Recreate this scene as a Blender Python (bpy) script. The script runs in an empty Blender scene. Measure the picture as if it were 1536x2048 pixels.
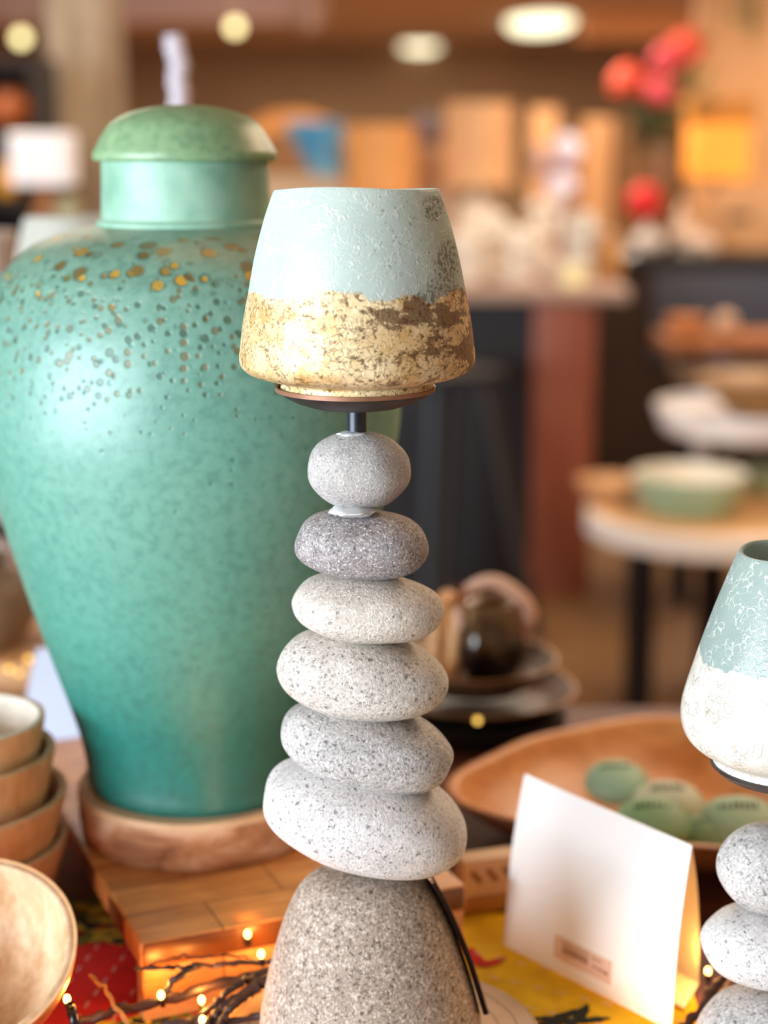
import bpy, bmesh, math, random
from mathutils import Vector, Matrix, noise as mnoise

S = bpy.context.scene
COL = S.collection
rnd = random.Random(7)
PI = math.pi

# ------------------------------------------------------------------ camera model
FPX = 3400.0
PITCH = math.radians(12.0)
EYE = Vector((0, 0, 1.39))
CP, SP = math.cos(PITCH), math.sin(PITCH)
TABLE = EYE.z - 0.55          # top of the display table


def pt(px, py, Y):
    """world point at depth Y seen at photograph pixel (px, py)"""
    u = (px - 768) / FPX
    v = (1024 - py) / FPX
    d = Vector((u, CP + v * SP, -SP + v * CP))
    return EYE + d * (Y / d.y)


def mpp(py, Y):
    """metres per pixel at depth Y and row py"""
    p = pt(768, py, Y) - EYE
    zc = p.y * CP - p.z * SP
    return zc / FPX


def on_plane(px, py, z):
    u = (px - 768) / FPX
    v = (1024 - py) / FPX
    d = Vector((u, CP + v * SP, -SP + v * CP))
    return EYE + d * ((z - EYE.z) / d.z)


# ------------------------------------------------------------------ colours and nodes
def lin(c):
    out = []
    for x in c[:3]:
        x /= 255.0
        out.append(x / 12.92 if x <= 0.04045 else ((x + 0.055) / 1.055) ** 2.4)
    return (out[0], out[1], out[2], 1.0)


class NT:
    def __init__(self, name):
        self.m = bpy.data.materials.new(name)
        self.m.use_nodes = True
        self.t = self.m.node_tree
        self.n = self.t.nodes
        self.b = self.n["Principled BSDF"]
        self.out = self.n["Material Output"]
        self.tc = None

    def new(self, typ, **kw):
        nd = self.n.new(typ)
        for k, v in kw.items():
            setattr(nd, k, v)
        return nd

    def link(self, a, b):
        self.t.links.new(a, b)

    def set(self, sock, v):
        if hasattr(v, "is_linked") or isinstance(v, bpy.types.NodeSocket):
            self.link(v, sock)
        else:
            sock.default_value = v

    def obj(self):
        if self.tc is None:
            self.tc = self.new("ShaderNodeTexCoord")
        return self.tc.outputs["Object"]

    def map(self, scale=(1, 1, 1), rot=(0, 0, 0), loc=(0, 0, 0), vec=None):
        mp = self.new("ShaderNodeMapping")
        mp.inputs["Scale"].default_value = scale
        mp.inputs["Rotation"].default_value = rot
        mp.inputs["Location"].default_value = loc
        self.link(vec or self.obj(), mp.inputs["Vector"])
        return mp.outputs[0]

    def noise(self, scale, detail=3, rough=0.55, vec=None, dist=0.0):
        nd = self.new("ShaderNodeTexNoise")
        nd.inputs["Scale"].default_value = scale
        nd.inputs["Detail"].default_value = detail
        nd.inputs["Roughness"].default_value = rough
        nd.inputs["Distortion"].default_value = dist
        self.link(vec or self.obj(), nd.inputs["Vector"])
        return nd.outputs[0]

    def voro(self, scale, vec=None, feature='F1', rand=1.0):
        nd = self.new("ShaderNodeTexVoronoi", feature=feature)
        nd.inputs["Scale"].default_value = scale
        nd.inputs["Randomness"].default_value = rand
        self.link(vec or self.obj(), nd.inputs["Vector"])
        return nd

    def ramp(self, fac, stops, interp='LINEAR'):
        nd = self.new("ShaderNodeValToRGB")
        cr = nd.color_ramp
        cr.interpolation = interp
        while len(cr.elements) < len(stops):
            cr.elements.new(0.5)
        for e, (p, c) in zip(cr.elements, stops):
            e.position = p
            e.color = c if len(c) == 4 else (c[0], c[1], c[2], 1)
        self.link(fac, nd.inputs[0])
        return nd.outputs[0]

    def step(self, fac, lo, hi):
        nd = self.new("ShaderNodeMapRange")
        nd.interpolation_type = 'SMOOTHSTEP'
        nd.inputs[1].default_value = lo
        nd.inputs[2].default_value = hi
        self.set(nd.inputs[0], fac)
        return nd.outputs[0]

    def lerp(self, fac, lo, hi, a, b):
        nd = self.new("ShaderNodeMapRange")
        for i, v in zip((1, 2, 3, 4), (lo, hi, a, b)):
            nd.inputs[i].default_value = v
        self.set(nd.inputs[0], fac)
        return nd.outputs[0]

    def math(self, op, a, b=0.0, c=0.0, clamp=False):
        nd = self.new("ShaderNodeMath", operation=op)
        nd.use_clamp = clamp
        self.set(nd.inputs[0], a)
        self.set(nd.inputs[1], b)
        if op in ('MULTIPLY_ADD', 'COMPARE'):
            self.set(nd.inputs[2], c)
        return nd.outputs[0]

    def mix(self, fac, a, b, mode='MIX'):
        nd = self.new("ShaderNodeMix", data_type='RGBA', blend_type=mode)
        self.set(nd.inputs[0], fac)
        self.set(nd.inputs[6], a)
        self.set(nd.inputs[7], b)
        return nd.outputs[2]

    def sep(self, vec=None):
        nd = self.new("ShaderNodeSeparateXYZ")
        self.link(vec or self.obj(), nd.inputs[0])
        return nd.outputs

    def bump(self, h, strength=0.3, dist=0.001):
        nd = self.new("ShaderNodeBump")
        nd.inputs["Strength"].default_value = strength
        nd.inputs["Distance"].default_value = dist
        self.link(h, nd.inputs["Height"])
        self.link(nd.outputs[0], self.b.inputs["Normal"])
        return nd.outputs[0]

    def base(self, c):
        self.set(self.b.inputs["Base Color"], c)

    def rough(self, r):
        self.set(self.b.inputs["Roughness"], r)


def plain(name, rgb, rough=0.6, metal=0.0, var=0.08, nscale=30, bump=0.0, spec=None, emit=None, estr=0.0):
    """a simple procedural paint / ceramic / fabric: base colour with a little mottling"""
    k = NT(name)
    c = lin(rgb)
    f = k.noise(nscale, 4)
    a = tuple(max(0, x * (1 - var)) for x in c[:3]) + (1,)
    b = tuple(min(1, x * (1 + var)) for x in c[:3]) + (1,)
    k.base(k.ramp(f, [(0.3, a), (0.7, b)]))
    k.rough(rough)
    k.b.inputs["Metallic"].default_value = metal
    if spec is not None:
        k.b.inputs["Specular IOR Level"].default_value = spec
    if bump:
        k.bump(f, bump, 0.002)
    if emit:
        k.b.inputs["Emission Color"].default_value = lin(emit)
        k.b.inputs["Emission Strength"].default_value = estr
    return k.m


def granite(name, dark, mid, light, speck, fleck=0.5, dens=0.5, seed=0.0, sc=1.0):
    k = NT(name)
    v0 = k.map(loc=(seed, seed * 1.7, -seed))
    nz = k.new("ShaderNodeTexNoise")
    nz.inputs["Scale"].default_value = 420
    nz.inputs["Detail"].default_value = 3
    k.link(v0, nz.inputs["Vector"])
    off = k.new("ShaderNodeVectorMath", operation='SCALE')
    off.inputs[3].default_value = 0.0042
    k.link(nz.outputs[1], off.inputs[0])
    add = k.new("ShaderNodeVectorMath", operation='ADD')
    k.link(v0, add.inputs[0]); k.link(off.outputs[0], add.inputs[1])
    v = add.outputs[0]
    n1 = k.noise(560 * sc, 4, 0.65, v0)
    n2 = k.noise(190, 3, 0.6, v0)
    n0 = k.noise(40, 2, 0.5, v0)
    f = k.math('ADD', k.math('MULTIPLY', n1, 0.72), k.math('MULTIPLY', n2, 0.28))
    c = k.ramp(f, [(0.38, lin(dark)), (0.475, lin(mid)), (0.525, lin(mid)), (0.61, lin(light))])
    big = k.ramp(n0, [(0.3, (0.88, 0.87, 0.86, 1)), (0.7, (1.05, 1.05, 1.05, 1))])
    c = k.mix(1.0, c, big, 'MULTIPLY')
    vf = k.voro(430 * sc, v)
    pick = k.sep(vf.outputs["Color"])
    fl = k.math('SUBTRACT', 1.0, k.step(vf.outputs["Distance"], 0.16, 0.40))
    fl = k.math('MULTIPLY', fl, k.step(pick[0], 0.72 - 0.42 * fleck, 0.78 - 0.42 * fleck))
    c = k.mix(k.math('MULTIPLY', fl, 0.62 * fleck), c, lin((246, 243, 238)))
    vs = k.voro(175 * sc, v)
    pk = k.sep(vs.outputs["Color"])
    sp = k.math('SUBTRACT', 1.0, k.step(vs.outputs["Distance"], 0.10, 0.27))
    sp = k.math('MULTIPLY', sp, k.step(pk[1], 1.0 - dens, 1.06 - dens))
    c = k.mix(k.math('MULTIPLY', sp, 0.72), c, lin(speck))
    vs2 = k.voro(360 * sc, k.map(loc=(seed + 3, 1, 2), vec=v))
    pk2 = k.sep(vs2.outputs["Color"])
    s2 = k.math('MULTIPLY', k.math('SUBTRACT', 1.0, k.step(vs2.outputs["Distance"], 0.10, 0.34)), k.step(pk2[2], 1.0 - dens * 0.8, 1.06 - dens * 0.8))
    c = k.mix(k.math('MULTIPLY', s2, 0.6), c, lin(speck))
    k.base(c)
    k.rough(0.75)
    k.b.inputs["Specular IOR Level"].default_value = 0.4
    h = k.math('SUBTRACT', k.math('ADD', f, k.math('MULTIPLY', fl, 0.25)), k.math('MULTIPLY', k.math('ADD', sp, s2), 0.35))
    k.bump(h, 0.7, 0.0010)
    return k.m


def wood(name, dark, light, grain=(4, 60, 60), rough=0.5, nscale=1.0, contrast=1.0, knots=0.0, coat=0.0):
    """grain runs along the axis with the smallest scale"""
    k = NT(name)
    v = k.map(scale=grain)
    n = k.noise(1.0 * nscale, 5, 0.6, v, 0.6)
    v2 = k.map(scale=tuple(g * 5 for g in grain))
    f = k.noise(1.0 * nscale, 2, 0.5, v2)
    w = 0.22 / contrast
    c = k.ramp(n, [(0.5 - w, lin(dark)), (0.5 + w, lin(light))])
    fine = k.ramp(f, [(0.35, (0.86, 0.84, 0.8, 1)), (0.65, (1.04, 1.03, 1.02, 1))])
    c = k.mix(1.0, c, fine, 'MULTIPLY')
    if knots:
        b = k.noise(18, 3)
        c = k.mix(k.math('MULTIPLY', k.step(b, 0.55, 0.7), knots), c, lin(dark))
    k.base(c)
    k.rough(rough)
    if coat:
        k.b.inputs["Coat Weight"].default_value = coat
        k.b.inputs["Coat Roughness"].default_value = 0.25
    k.bump(f, 0.15, 0.001)
    return k.m


def glow(name, rgb, strength):
    k = NT(name)
    e = k.new("ShaderNodeEmission")
    e.inputs[0].default_value = lin(rgb)
    e.inputs[1].default_value = strength
    k.link(e.outputs[0], k.out.inputs[0])
    return k.m


# ------------------------------------------------------------------ mesh helpers
class MB:
    """collects shapes and links them as ONE mesh object"""

    def __init__(self):
        self.v, self.f, self.mi, self.flat = [], [], [], []

    def add(self, vs, fs, mi=0, flat=False):
        b = len(self.v)
        self.v.extend([Vector(x) for x in vs])
        for f in fs:
            self.f.append([i + b for i in f])
            self.mi.append(mi)
            self.flat.append(flat)
        return self

    def box(self, lo, hi, mi=0, M=None, bev=0.0, seg=3):
        bm = bmesh.new()
        bmesh.ops.create_cube(bm, size=1.0)
        lo, hi = Vector(lo), Vector(hi)
        for w in bm.verts:
            w.co = Vector(((w.co.x + .5) * (hi.x - lo.x) + lo.x, (w.co.y + .5) * (hi.y - lo.y) + lo.y, (w.co.z + .5) * (hi.z - lo.z) + lo.z))
        if bev > 0:
            bmesh.ops.bevel(bm, geom=list(bm.edges), offset=bev, segments=seg, profile=0.5, affect='EDGES')
        self.from_bm(bm, mi, M)
        return self

    def from_bm(self, bm, mi=0, M=None, flat=False):
        bm.verts.index_update()
        vs = [(M @ w.co if M else w.co.copy()) for w in bm.verts]
        fs = [[w.index for w in f.verts] for f in bm.faces]
        bm.free()
        return self.add(vs, fs, mi, flat)

    def lathe(self, prof, seg=64, c=(0, 0, 0), mi=0, M=None, wob=None, closed=False):
        """prof: list of (r, z); r==0 ends become poles"""
        c = Vector(c)
        vs, rings, fs = [], [], []
        for (r, z) in prof:
            if r <= 1e-7:
                rings.append([len(vs)])
                vs.append(c + Vector((0, 0, z)))
            else:
                row = []
                for i in range(seg):
                    a = 2 * PI * i / seg
                    rr = r * (wob(a, z) if wob else 1.0)
                    row.append(len(vs))
                    vs.append(c + Vector((rr * math.cos(a), rr * math.sin(a), z)))
                rings.append(row)
        n = len(rings)
        for k in range(n if closed else n - 1):
            A, B = rings[k], rings[(k + 1) % n]
            for i in range(seg):
                j = (i + 1) % seg
                if len(A) == 1 and len(B) == 1:
                    break
                if len(A) == 1:
                    fs.append([A[0], B[j], B[i]])
                elif len(B) == 1:
                    fs.append([A[i], A[j], B[0]])
                else:
                    fs.append([A[i], A[j], B[j], B[i]])
        if M:
            vs = [M @ x for x in vs]
        return self.add(vs, fs, mi)

    def tube(self, pts, rad, seg=10, mi=0, cap=True):
        pts = [Vector(p) for p in pts]
        if not hasattr(rad, '__len__'):
            rad = [rad] * len(pts)
        vs, fs = [], []
        up = Vector((0, 0, 1))
        prev = None
        for i, p in enumerate(pts):
            t = (pts[min(i + 1, len(pts) - 1)] - pts[max(i - 1, 0)]).normalized()
            if prev is None:
                a = t.cross(up)
                if a.length < 1e-3:
                    a = t.cross(Vector((1, 0, 0)))
                a.normalize()
            else:
                a = (prev - t * prev.dot(t)).normalized()
            prev = a
            b = t.cross(a)
            for k in range(seg):
                th = 2 * PI * k / seg
                vs.append(p + (a * math.cos(th) + b * math.sin(th)) * rad[i])
        for i in range(len(pts) - 1):
            for k in range(seg):
                j = (k + 1) % seg
                fs.append([i * seg + k, i * seg + j, (i + 1) * seg + j, (i + 1) * seg + k])
        if cap:
            fs.append(list(range(seg))[::-1])
            fs.append([(len(pts) - 1) * seg + k for k in range(seg)])
        return self.add(vs, fs, mi)

    def ball(self, c, r, sub=3, mi=0, p=2.0, rough=0.0, rs=3.0, seed=0.0, M=None):
        bm = bmesh.new()
        bmesh.ops.create_icosphere(bm, subdivisions=sub, radius=1.0)
        if not hasattr(r, '__len__'):
            r = (r, r, r)
        for w in bm.verts:
            d = w.co.normalized()
            k = (abs(d.x) ** p + abs(d.y) ** p + abs(d.z) ** p) ** (-1.0 / p)
            if rough:
                k *= 1 + rough * mnoise.noise(d * rs + Vector((seed, seed * 2.1, -seed)))
            q = d * k
            w.co = Vector((q.x * r[0], q.y * r[1], q.z * r[2]))
        T = Matrix.Translation(Vector(c))
        return self.from_bm(bm, mi, T @ M if M else T)

    def build(self, name, mats, parent=None, smooth=True, loc=None, angle=40):
        me = bpy.data.meshes.new(name)
        me.from_pydata([tuple(x) for x in self.v], [], self.f)
        if not isinstance(mats, (list, tuple)):
            mats = [mats]
        for m in mats:
            me.materials.append(m)
        for p, mi, fl in zip(me.polygons, self.mi, self.flat):
            p.material_index = mi
            p.use_smooth = smooth and not fl
        bm = bmesh.new()
        bm.from_mesh(me)
        bmesh.ops.recalc_face_normals(bm, faces=bm.faces)
        if smooth:
            lim = math.radians(angle)
            for e in bm.edges:
                if len(e.link_faces) == 2 and e.calc_face_angle(0) > lim:
                    e.smooth = False
        bm.to_mesh(me)
        bm.free()
        o = bpy.data.objects.new(name, me)
        COL.objects.link(o)
        if parent is not None:
            o.parent = parent
        if loc is not None:
            o.location = loc
        return o

    def shift(self, d):
        d = Vector(d)
        self.v = [x - d for x in self.v]
        return self


def tag(o, label, cat, group=None, kind=None):
    o["label"] = label
    o["category"] = cat
    if group:
        o["group"] = group
    if kind:
        o["kind"] = kind
    return o


def thing(name, label, cat, loc=(0, 0, 0), group=None, rotz=0.0):
    o = bpy.data.objects.new(name, None)
    COL.objects.link(o)
    o.empty_display_size = 0.05
    o.location = loc
    o.rotation_euler = (0, 0, rotz)
    return tag(o, label, cat, group)


def struct(name, mb, m, smooth=False):
    o = mb.build(name, m, smooth=smooth)
    o["kind"] = "structure"
    return o


def spline(pts, n=8):
    """Catmull-Rom through points"""
    pts = [Vector(p) for p in pts]
    out = []
    for i in range(len(pts) - 1):
        p0 = pts[max(i - 1, 0)]
        p1, p2 = pts[i], pts[i + 1]
        p3 = pts[min(i + 2, len(pts) - 1)]
        for k in range(n):
            t = k / n
            out.append(0.5 * ((2 * p1) + (p2 - p0) * t + (2 * p0 - 5 * p1 + 4 * p2 - p3) * t * t + (3 * p1 - p0 - 3 * p2 + p3) * t ** 3))
    out.append(pts[-1])
    return out


def prof_px(rows, Y, z0):
    """(py, half width px) rows -> (r, z - z0) profile about an axis at depth Y"""
    out = []
    for py, h in rows:
        z = pt(768, py, Y).z
        out.append((max(0.0, h * mpp(py, Y)), z - z0))
    return out


def smooth_prof(rows, n=5):
    pts = [Vector((a, b, 0)) for a, b in rows]
    lo = min(b for a, b in rows)
    return [(max(0, q.x), max(lo, q.y)) for q in spline(pts, n)]


def copy_tree(o, parent=None):
    c = o.copy()
    COL.objects.link(c)
    if parent is not None:
        c.parent = parent
    for ch in o.children:
        copy_tree(ch, c)
    return c


# ------------------------------------------------------------------ materials
M = {}
M['g_light'] = granite('granite_pale', (150, 142, 134), (203, 196, 186), (226, 221, 213), (92, 84, 78), 0.6, 0.55, 1.0)
M['g_fleck'] = granite('granite_flecked', (104, 98, 98), (150, 144, 143), (190, 184, 180), (82, 76, 76), 1.0, 0.35, 4.0, 1.15)
M['g_smooth'] = granite('granite_smooth', (150, 146, 142), (178, 174, 170), (204, 200, 194), (120, 112, 106), 0.7, 0.18, 9.0, 1.3)
M['g_cream'] = granite('granite_cream', (170, 160, 146), (206, 198, 186), (232, 226, 214), (112, 100, 90), 0.9, 0.30, 12.0, 1.0)
M['g_salt'] = granite('granite_salt', (128, 126, 124), (182, 178, 174), (216, 212, 208), (70, 66, 66), 0.6, 0.7, 17.0, 1.05)
M['g_white'] = granite('granite_white', (170, 166, 164), (210, 206, 203), (230, 227, 224), (92, 86, 84), 0.5, 0.6, 23.0, 1.1)
M['g_base'] = granite('granite_brown', (104, 90, 78), (162, 146, 131), (206, 192, 178), (78, 66, 58), 0.45, 0.5, 31.0, 0.9)


def frosted(name, tint, gold_lo, gold_hi, brown, zb, stains, pale_gilt=0.0):
    """scavo glass: crackled frosted top, leaf-gilded lower band. zb = height of the border"""
    k = NT(name)
    xyz = k.sep()
    z = xyz[2]
    edge = k.noise(38, 4, 0.6)
    zz = k.math('ADD', z, k.math('MULTIPLY', k.math('SUBTRACT', edge, 0.5), 0.022))
    upper = k.step(zz, zb - 0.0008, zb + 0.0008)
    # --- frosted part
    wv = k.noise(90, 2)
    vv = k.new("ShaderNodeVectorMath", operation='ADD')
    k.link(k.obj(), vv.inputs[0])
    nz = k.new("ShaderNodeTexNoise")
    nz.inputs["Scale"].default_value = 120
    nz.inputs["Detail"].default_value = 2
    k.link(k.obj(), nz.inputs["Vector"])
    sc = k.new("ShaderNodeVectorMath", operation='SCALE')
    sc.inputs[3].default_value = 0.010
    k.link(nz.outputs[1], sc.inputs[0])
    k.link(sc.outputs[0], vv.inputs[1])
    cr = k.voro(210, vv.outputs[0], 'DISTANCE_TO_EDGE')
    crack = k.math('SUBTRACT', 1.0, k.step(cr.outputs["Distance"], 0.02, 0.09))
    patch = k.step(k.noise(130, 3, 0.6, k.map(loc=(3, 1, 7))), 0.47, 0.58)
    sq = k.math('MULTIPLY', crack, patch)
    mott = k.noise(28, 3)
    fr = k.ramp(mott, [(0.3, tuple(x * 0.86 for x in lin(tint)[:3]) + (1,)), (0.7, lin(tint))])
    fr = k.mix(k.math('MULTIPLY', sq, 0.85), fr, lin((246, 250, 246)))
    # dark lichen-like stains: places given in the glass's own coordinates
    st = None
    fine = k.noise(400, 5, 0.75)
    for (sx, sz, rx, rz, amt) in stains:
        dx = k.math('MULTIPLY', k.math('SUBTRACT', xyz[0], sx), 1 / rx)
        dz = k.math('MULTIPLY', k.math('SUBTRACT', z, sz), 1 / rz)
        d = k.math('SQRT', k.math('ADD', k.math('MULTIPLY', dx, dx), k.math('MULTIPLY', dz, dz)))
        front = k.math('LESS_THAN', xyz[1], 0.02)
        q = k.math('MULTIPLY', k.math('MULTIPLY', k.math('SUBTRACT', 1.0, k.step(d, 0.35, 1.15)), amt), front)
        st = q if st is None else k.math('MAXIMUM', st, q)
    if st is not None:
        thr = k.math('SUBTRACT', 0.66, k.math('MULTIPLY', st, 0.17))
        smask = k.step(k.math('SUBTRACT', fine, thr), -0.02, 0.03)
        smask = k.math('MULTIPLY', smask, k.step(st, 0.02, 0.1))
    else:
        smask = k.math('MULTIPLY', fine, 0.0)
    fr = k.mix(k.math('MULTIPLY', smask, 0.8), fr, lin((112, 104, 74)))
    # --- gilded part
    gn = k.noise(55, 4, 0.65)
    g = k.ramp(gn, [(0.30, lin(gold_lo)), (0.55, lin(gold_hi)), (0.72, lin(tuple(min(255, c + 25) for c in gold_hi)))])
    gc = k.voro(190, vv.outputs[0], 'DISTANCE_TO_EDGE')
    gcr = k.math('MULTIPLY', k.math('SUBTRACT', 1.0, k.step(gc.outputs["Distance"], 0.01, 0.07)), k.step(k.noise(70, 3, 0.6, k.map(loc=(9, 2, 4))), 0.42, 0.56))
    g = k.mix(k.math('MULTIPLY', gcr, 0.55), g, lin(brown))
    fl = k.step(k.noise(330, 5, 0.75, k.map(loc=(1, 8, 3))), 0.535, 0.60)
    wear = k.math('MULTIPLY', fl, k.lerp(xyz[0], -0.06, 0.03, 0.7, 0.9) if not pale_gilt else 0.22)
    g = k.mix(wear, g, lin(brown))
    bl = k.math('ADD', k.noise(34, 4, 0.65, k.map(loc=(5, 5, 1), scale=(1, 1, 2.0))), k.lerp(xyz[0], -0.03, 0.06, -0.14, 0.06))
    band = k.math('SUBTRACT', 1.0, k.step(k.math('ABSOLUTE', k.math('SUBTRACT', z, zb - 0.018)), 0.004, 0.022))
    blot = k.step(k.math('ADD', k.math('ADD', bl, k.math('MULTIPLY', k.math('SUBTRACT', fine, 0.5), 0.35)), k.math('MULTIPLY', band, 0.1)), 0.55, 0.62)
    if pale_gilt:
        blot = k.math('MULTIPLY', blot, 0.05)
    g = k.mix(k.math('MULTIPLY', blot, 0.8), g, lin(tuple(c * 0.9 for c in brown)))
    # --- shading
    k.base(g)
    k.b.inputs["Metallic"].default_value = 0.15 if not pale_gilt else 0.05
    k.rough(0.45)
    k.b.inputs["Coat Weight"].default_value = 0.12
    k.b.inputs["Coat Roughness"].default_value = 0.25
    hb = k.math('ADD', k.math('MULTIPLY', sq, 0.8), k.math('MULTIPLY', k.math('SUBTRACT', 1.0, gcr), 0.5))
    nrm = k.bump(hb, 0.4, 0.0006)
    dif = k.new("ShaderNodeBsdfDiffuse")
    tr = k.new("ShaderNodeBsdfTranslucent")
    gl = k.new("ShaderNodeBsdfGlossy")
    rf = k.new("ShaderNodeBsdfRefraction")
    gl.inputs["Roughness"].default_value = 0.3
    rf.inputs["Roughness"].default_value = 0.55
    rf.inputs["IOR"].default_value = 1.12
    rf.inputs["Color"].default_value = (0.92, 1.0, 0.97, 1)
    for s_ in (dif, tr):
        k.link(fr, s_.inputs["Color"])
    for s_ in (dif, gl):
        k.link(nrm, s_.inputs["Normal"])
    m1 = k.new("ShaderNodeMixShader"); m1.inputs[0].default_value = 0.30
    k.link(dif.outputs[0], m1.inputs[1]); k.link(tr.outputs[0], m1.inputs[2])
    m2 = k.new("ShaderNodeMixShader"); m2.inputs[0].default_value = 0.14
    k.link(m1.outputs[0], m2.inputs[1]); k.link(rf.outputs[0], m2.inputs[2])
    m3 = k.new("ShaderNodeMixShader"); m3.inputs[0].default_value = 0.06
    k.link(m2.outputs[0], m3.inputs[1]); k.link(gl.outputs[0], m3.inputs[2])
    m4 = k.new("ShaderNodeMixShader")
    k.link(upper, m4.inputs[0]); k.link(k.b.outputs[0], m4.inputs[1]); k.link(m3.outputs[0], m4.inputs[2])
    k.link(m4.outputs[0], k.out.inputs[0])
    return k.m


def urn_glaze(name, lid=False):
    k = NT(name)
    xyz = k.sep()
    z = xyz[2]
    cloud = k.noise(9, 4, 0.6)
    if lid:
        c = k.ramp(cloud, [(0.3, lin((112, 150, 108))), (0.7, lin((142, 176, 132)))])
    else:
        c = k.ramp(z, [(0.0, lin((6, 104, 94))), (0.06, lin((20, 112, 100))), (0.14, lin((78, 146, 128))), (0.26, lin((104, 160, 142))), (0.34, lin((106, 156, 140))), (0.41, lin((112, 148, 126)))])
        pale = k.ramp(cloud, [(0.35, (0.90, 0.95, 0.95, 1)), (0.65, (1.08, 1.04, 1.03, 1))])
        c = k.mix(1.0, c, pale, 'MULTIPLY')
    # mottled fine speckle
    sp = k.noise(150, 4, 0.65)
    spk = k.ramp(sp, [(0.36, (0.60, 0.72, 0.72, 1)), (0.50, (1, 1, 1, 1)), (0.66, (1.25, 1.16, 1.14, 1))])
    c = k.mix(0.65, c, spk, 'MULTIPLY')
    k.rough(0.45)
    if not lid:
        # pits: dark below, gold on the shoulder
        sh = k.step(z, 0.325, 0.40)
        v1 = k.voro(74)
        r1 = k.sep(v1.outputs["Color"])
        thr1 = k.math('MULTIPLY', k.math('ADD', k.math('MULTIPLY', r1[0], 0.20), 0.22), k.step(z, 0.335, 0.385))
        d1 = k.math('SUBTRACT', v1.outputs["Distance"], thr1)
        on1 = k.math('MULTIPLY', k.math('GREATER_THAN', z, 0.342), k.math('LESS_THAN', z, 0.3995))
        p1 = k.math('MULTIPLY', k.math('SUBTRACT', 1.0, k.step(d1, -0.03, 0.03)), on1)
        rim1 = k.math('MULTIPLY', k.math('SUBTRACT', 1.0, k.step(d1, 0.03, 0.15)), on1)
        v2 = k.voro(150)
        r2 = k.sep(v2.outputs["Color"])
        thr2 = k.math('MULTIPLY', k.math('ADD', k.math('MULTIPLY', r2[0], 0.22), 0.20), k.math('MULTIPLY', k.step(z, 0.25, 0.33), k.math('SUBTRACT', 1.0, k.math('MULTIPLY', k.step(z, 0.365, 0.395), 0.8))))
        d2 = k.math('SUBTRACT', v2.outputs["Distance"], thr2)
        p2 = k.math('MULTIPLY', k.math('SUBTRACT', 1.0, k.step(d2, -0.06, 0.06)), k.step(thr2, 0.06, 0.16))
        # sparse pits lower down
        v3 = k.voro(95)
        r3 = k.sep(v3.outputs["Color"])
        p3 = k.math('MULTIPLY', k.math('SUBTRACT', 1.0, k.step(v3.outputs["Distance"], 0.08, 0.22)), k.step(r3[1], 0.55, 0.62))
        c = k.mix(k.math('MULTIPLY', rim1, 0.6), c, lin((44, 96, 78)))
        c = k.mix(k.math('MULTIPLY', p2, 0.8), c, k.mix(k.step(r2[1], 0.3, 0.7), lin((50, 84, 64)), lin((112, 100, 56))))
        c = k.mix(k.math('MULTIPLY', p3, 0.35), c, lin((20, 96, 88)))
        gold = k.mix(k.step(r1[1], 0.2, 0.8), lin((104, 90, 44)), lin((190, 148, 44)))
        c = k.mix(k.math('MULTIPLY', p1, 0.95), c, gold)
        buff = k.math('MULTIPLY', k.step(k.noise(17, 3), 0.5, 0.68), k.step(z, 0.36, 0.41))
        c = k.mix(k.math('MULTIPLY', buff, 0.4), c, lin((196, 178, 130)))
        h = k.math('SUBTRACT', 1.0, k.math('ADD', k.math('ADD', p1, p2), k.math('MULTIPLY', p3, 0.5)))
        h = k.math('ADD', h, k.math('MULTIPLY', sp, 0.25))
        k.bump(h, 0.4, 0.0014)
    else:
        k.bump(sp, 0.06, 0.001)
    k.base(c)
    k.b.inputs["Specular IOR Level"].default_value = 0.85
    return k.m


def neck_glaze():
    k = NT('urn_neck_glaze')
    xyz = k.sep()
    n = k.noise(24, 5, 0.65)
    c = k.ramp(n, [(0.3, lin((112, 160, 136))), (0.7, lin((160, 200, 176)))])
    top = k.math('ADD', k.math('MULTIPLY', k.step(xyz[0], 0.0, 0.05), k.step(xyz[2], 0.455, 0.49)), -0.5)
    m = k.step(k.math('ADD', k.noise(60, 5, 0.7), k.math('MULTIPLY', top, 0.3)), 0.53, 0.64)
    c = k.mix(k.math('MULTIPLY', m, 0.7), c, lin((44, 66, 48)))
    k.base(c)
    k.rough(0.5)
    return k.m


def butcher():
    k = NT('butcher_block')
    br = k.new("ShaderNodeTexBrick")
    br.inputs["Scale"].default_value = 1.0
    br.inputs["Brick Width"].default_value = 0.11
    br.inputs["Row Height"].default_value = 0.042
    br.inputs["Mortar Size"].default_value = 0.0006
    br.inputs["Color1"].default_value = lin((222, 160, 96))
    br.inputs["Color2"].default_value = lin((172, 104, 46))
    br.inputs["Mortar"].default_value = lin((110, 64, 30))
    k.link(k.obj(), br.inputs["Vector"])
    n = k.noise(1.0, 5, 0.6, k.map(scale=(14, 90, 90)), 0.8)
    g = k.ramp(n, [(0.3, (0.70, 0.60, 0.50, 1)), (0.7, (1.2, 1.16, 1.1, 1))])
    blot = k.ramp(k.noise(20, 3), [(0.35, (0.82, 0.76, 0.7, 1)), (0.65, (1.05, 1.05, 1.05, 1))])
    c = k.mix(0.9, br.outputs["Color"], g, 'MULTIPLY')
    c = k.mix(0.8, c, blot, 'MULTIPLY')
    k.base(c)
    k.rough(0.36)
    k.bump(n, 0.08, 0.001)
    return k.m


def slice_bark():
    k = NT('slab_rim')
    n = k.noise(1.0, 5, 0.65, k.map(scale=(22, 22, 46)), 0.5)
    c = k.ramp(n, [(0.32, lin((134, 84, 52))), (0.5, lin((190, 140, 100))), (0.68, lin((228, 194, 162)))])
    k.base(c)
    k.rough(0.6)
    k.bump(n, 0.2, 0.002)
    return k.m


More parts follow.
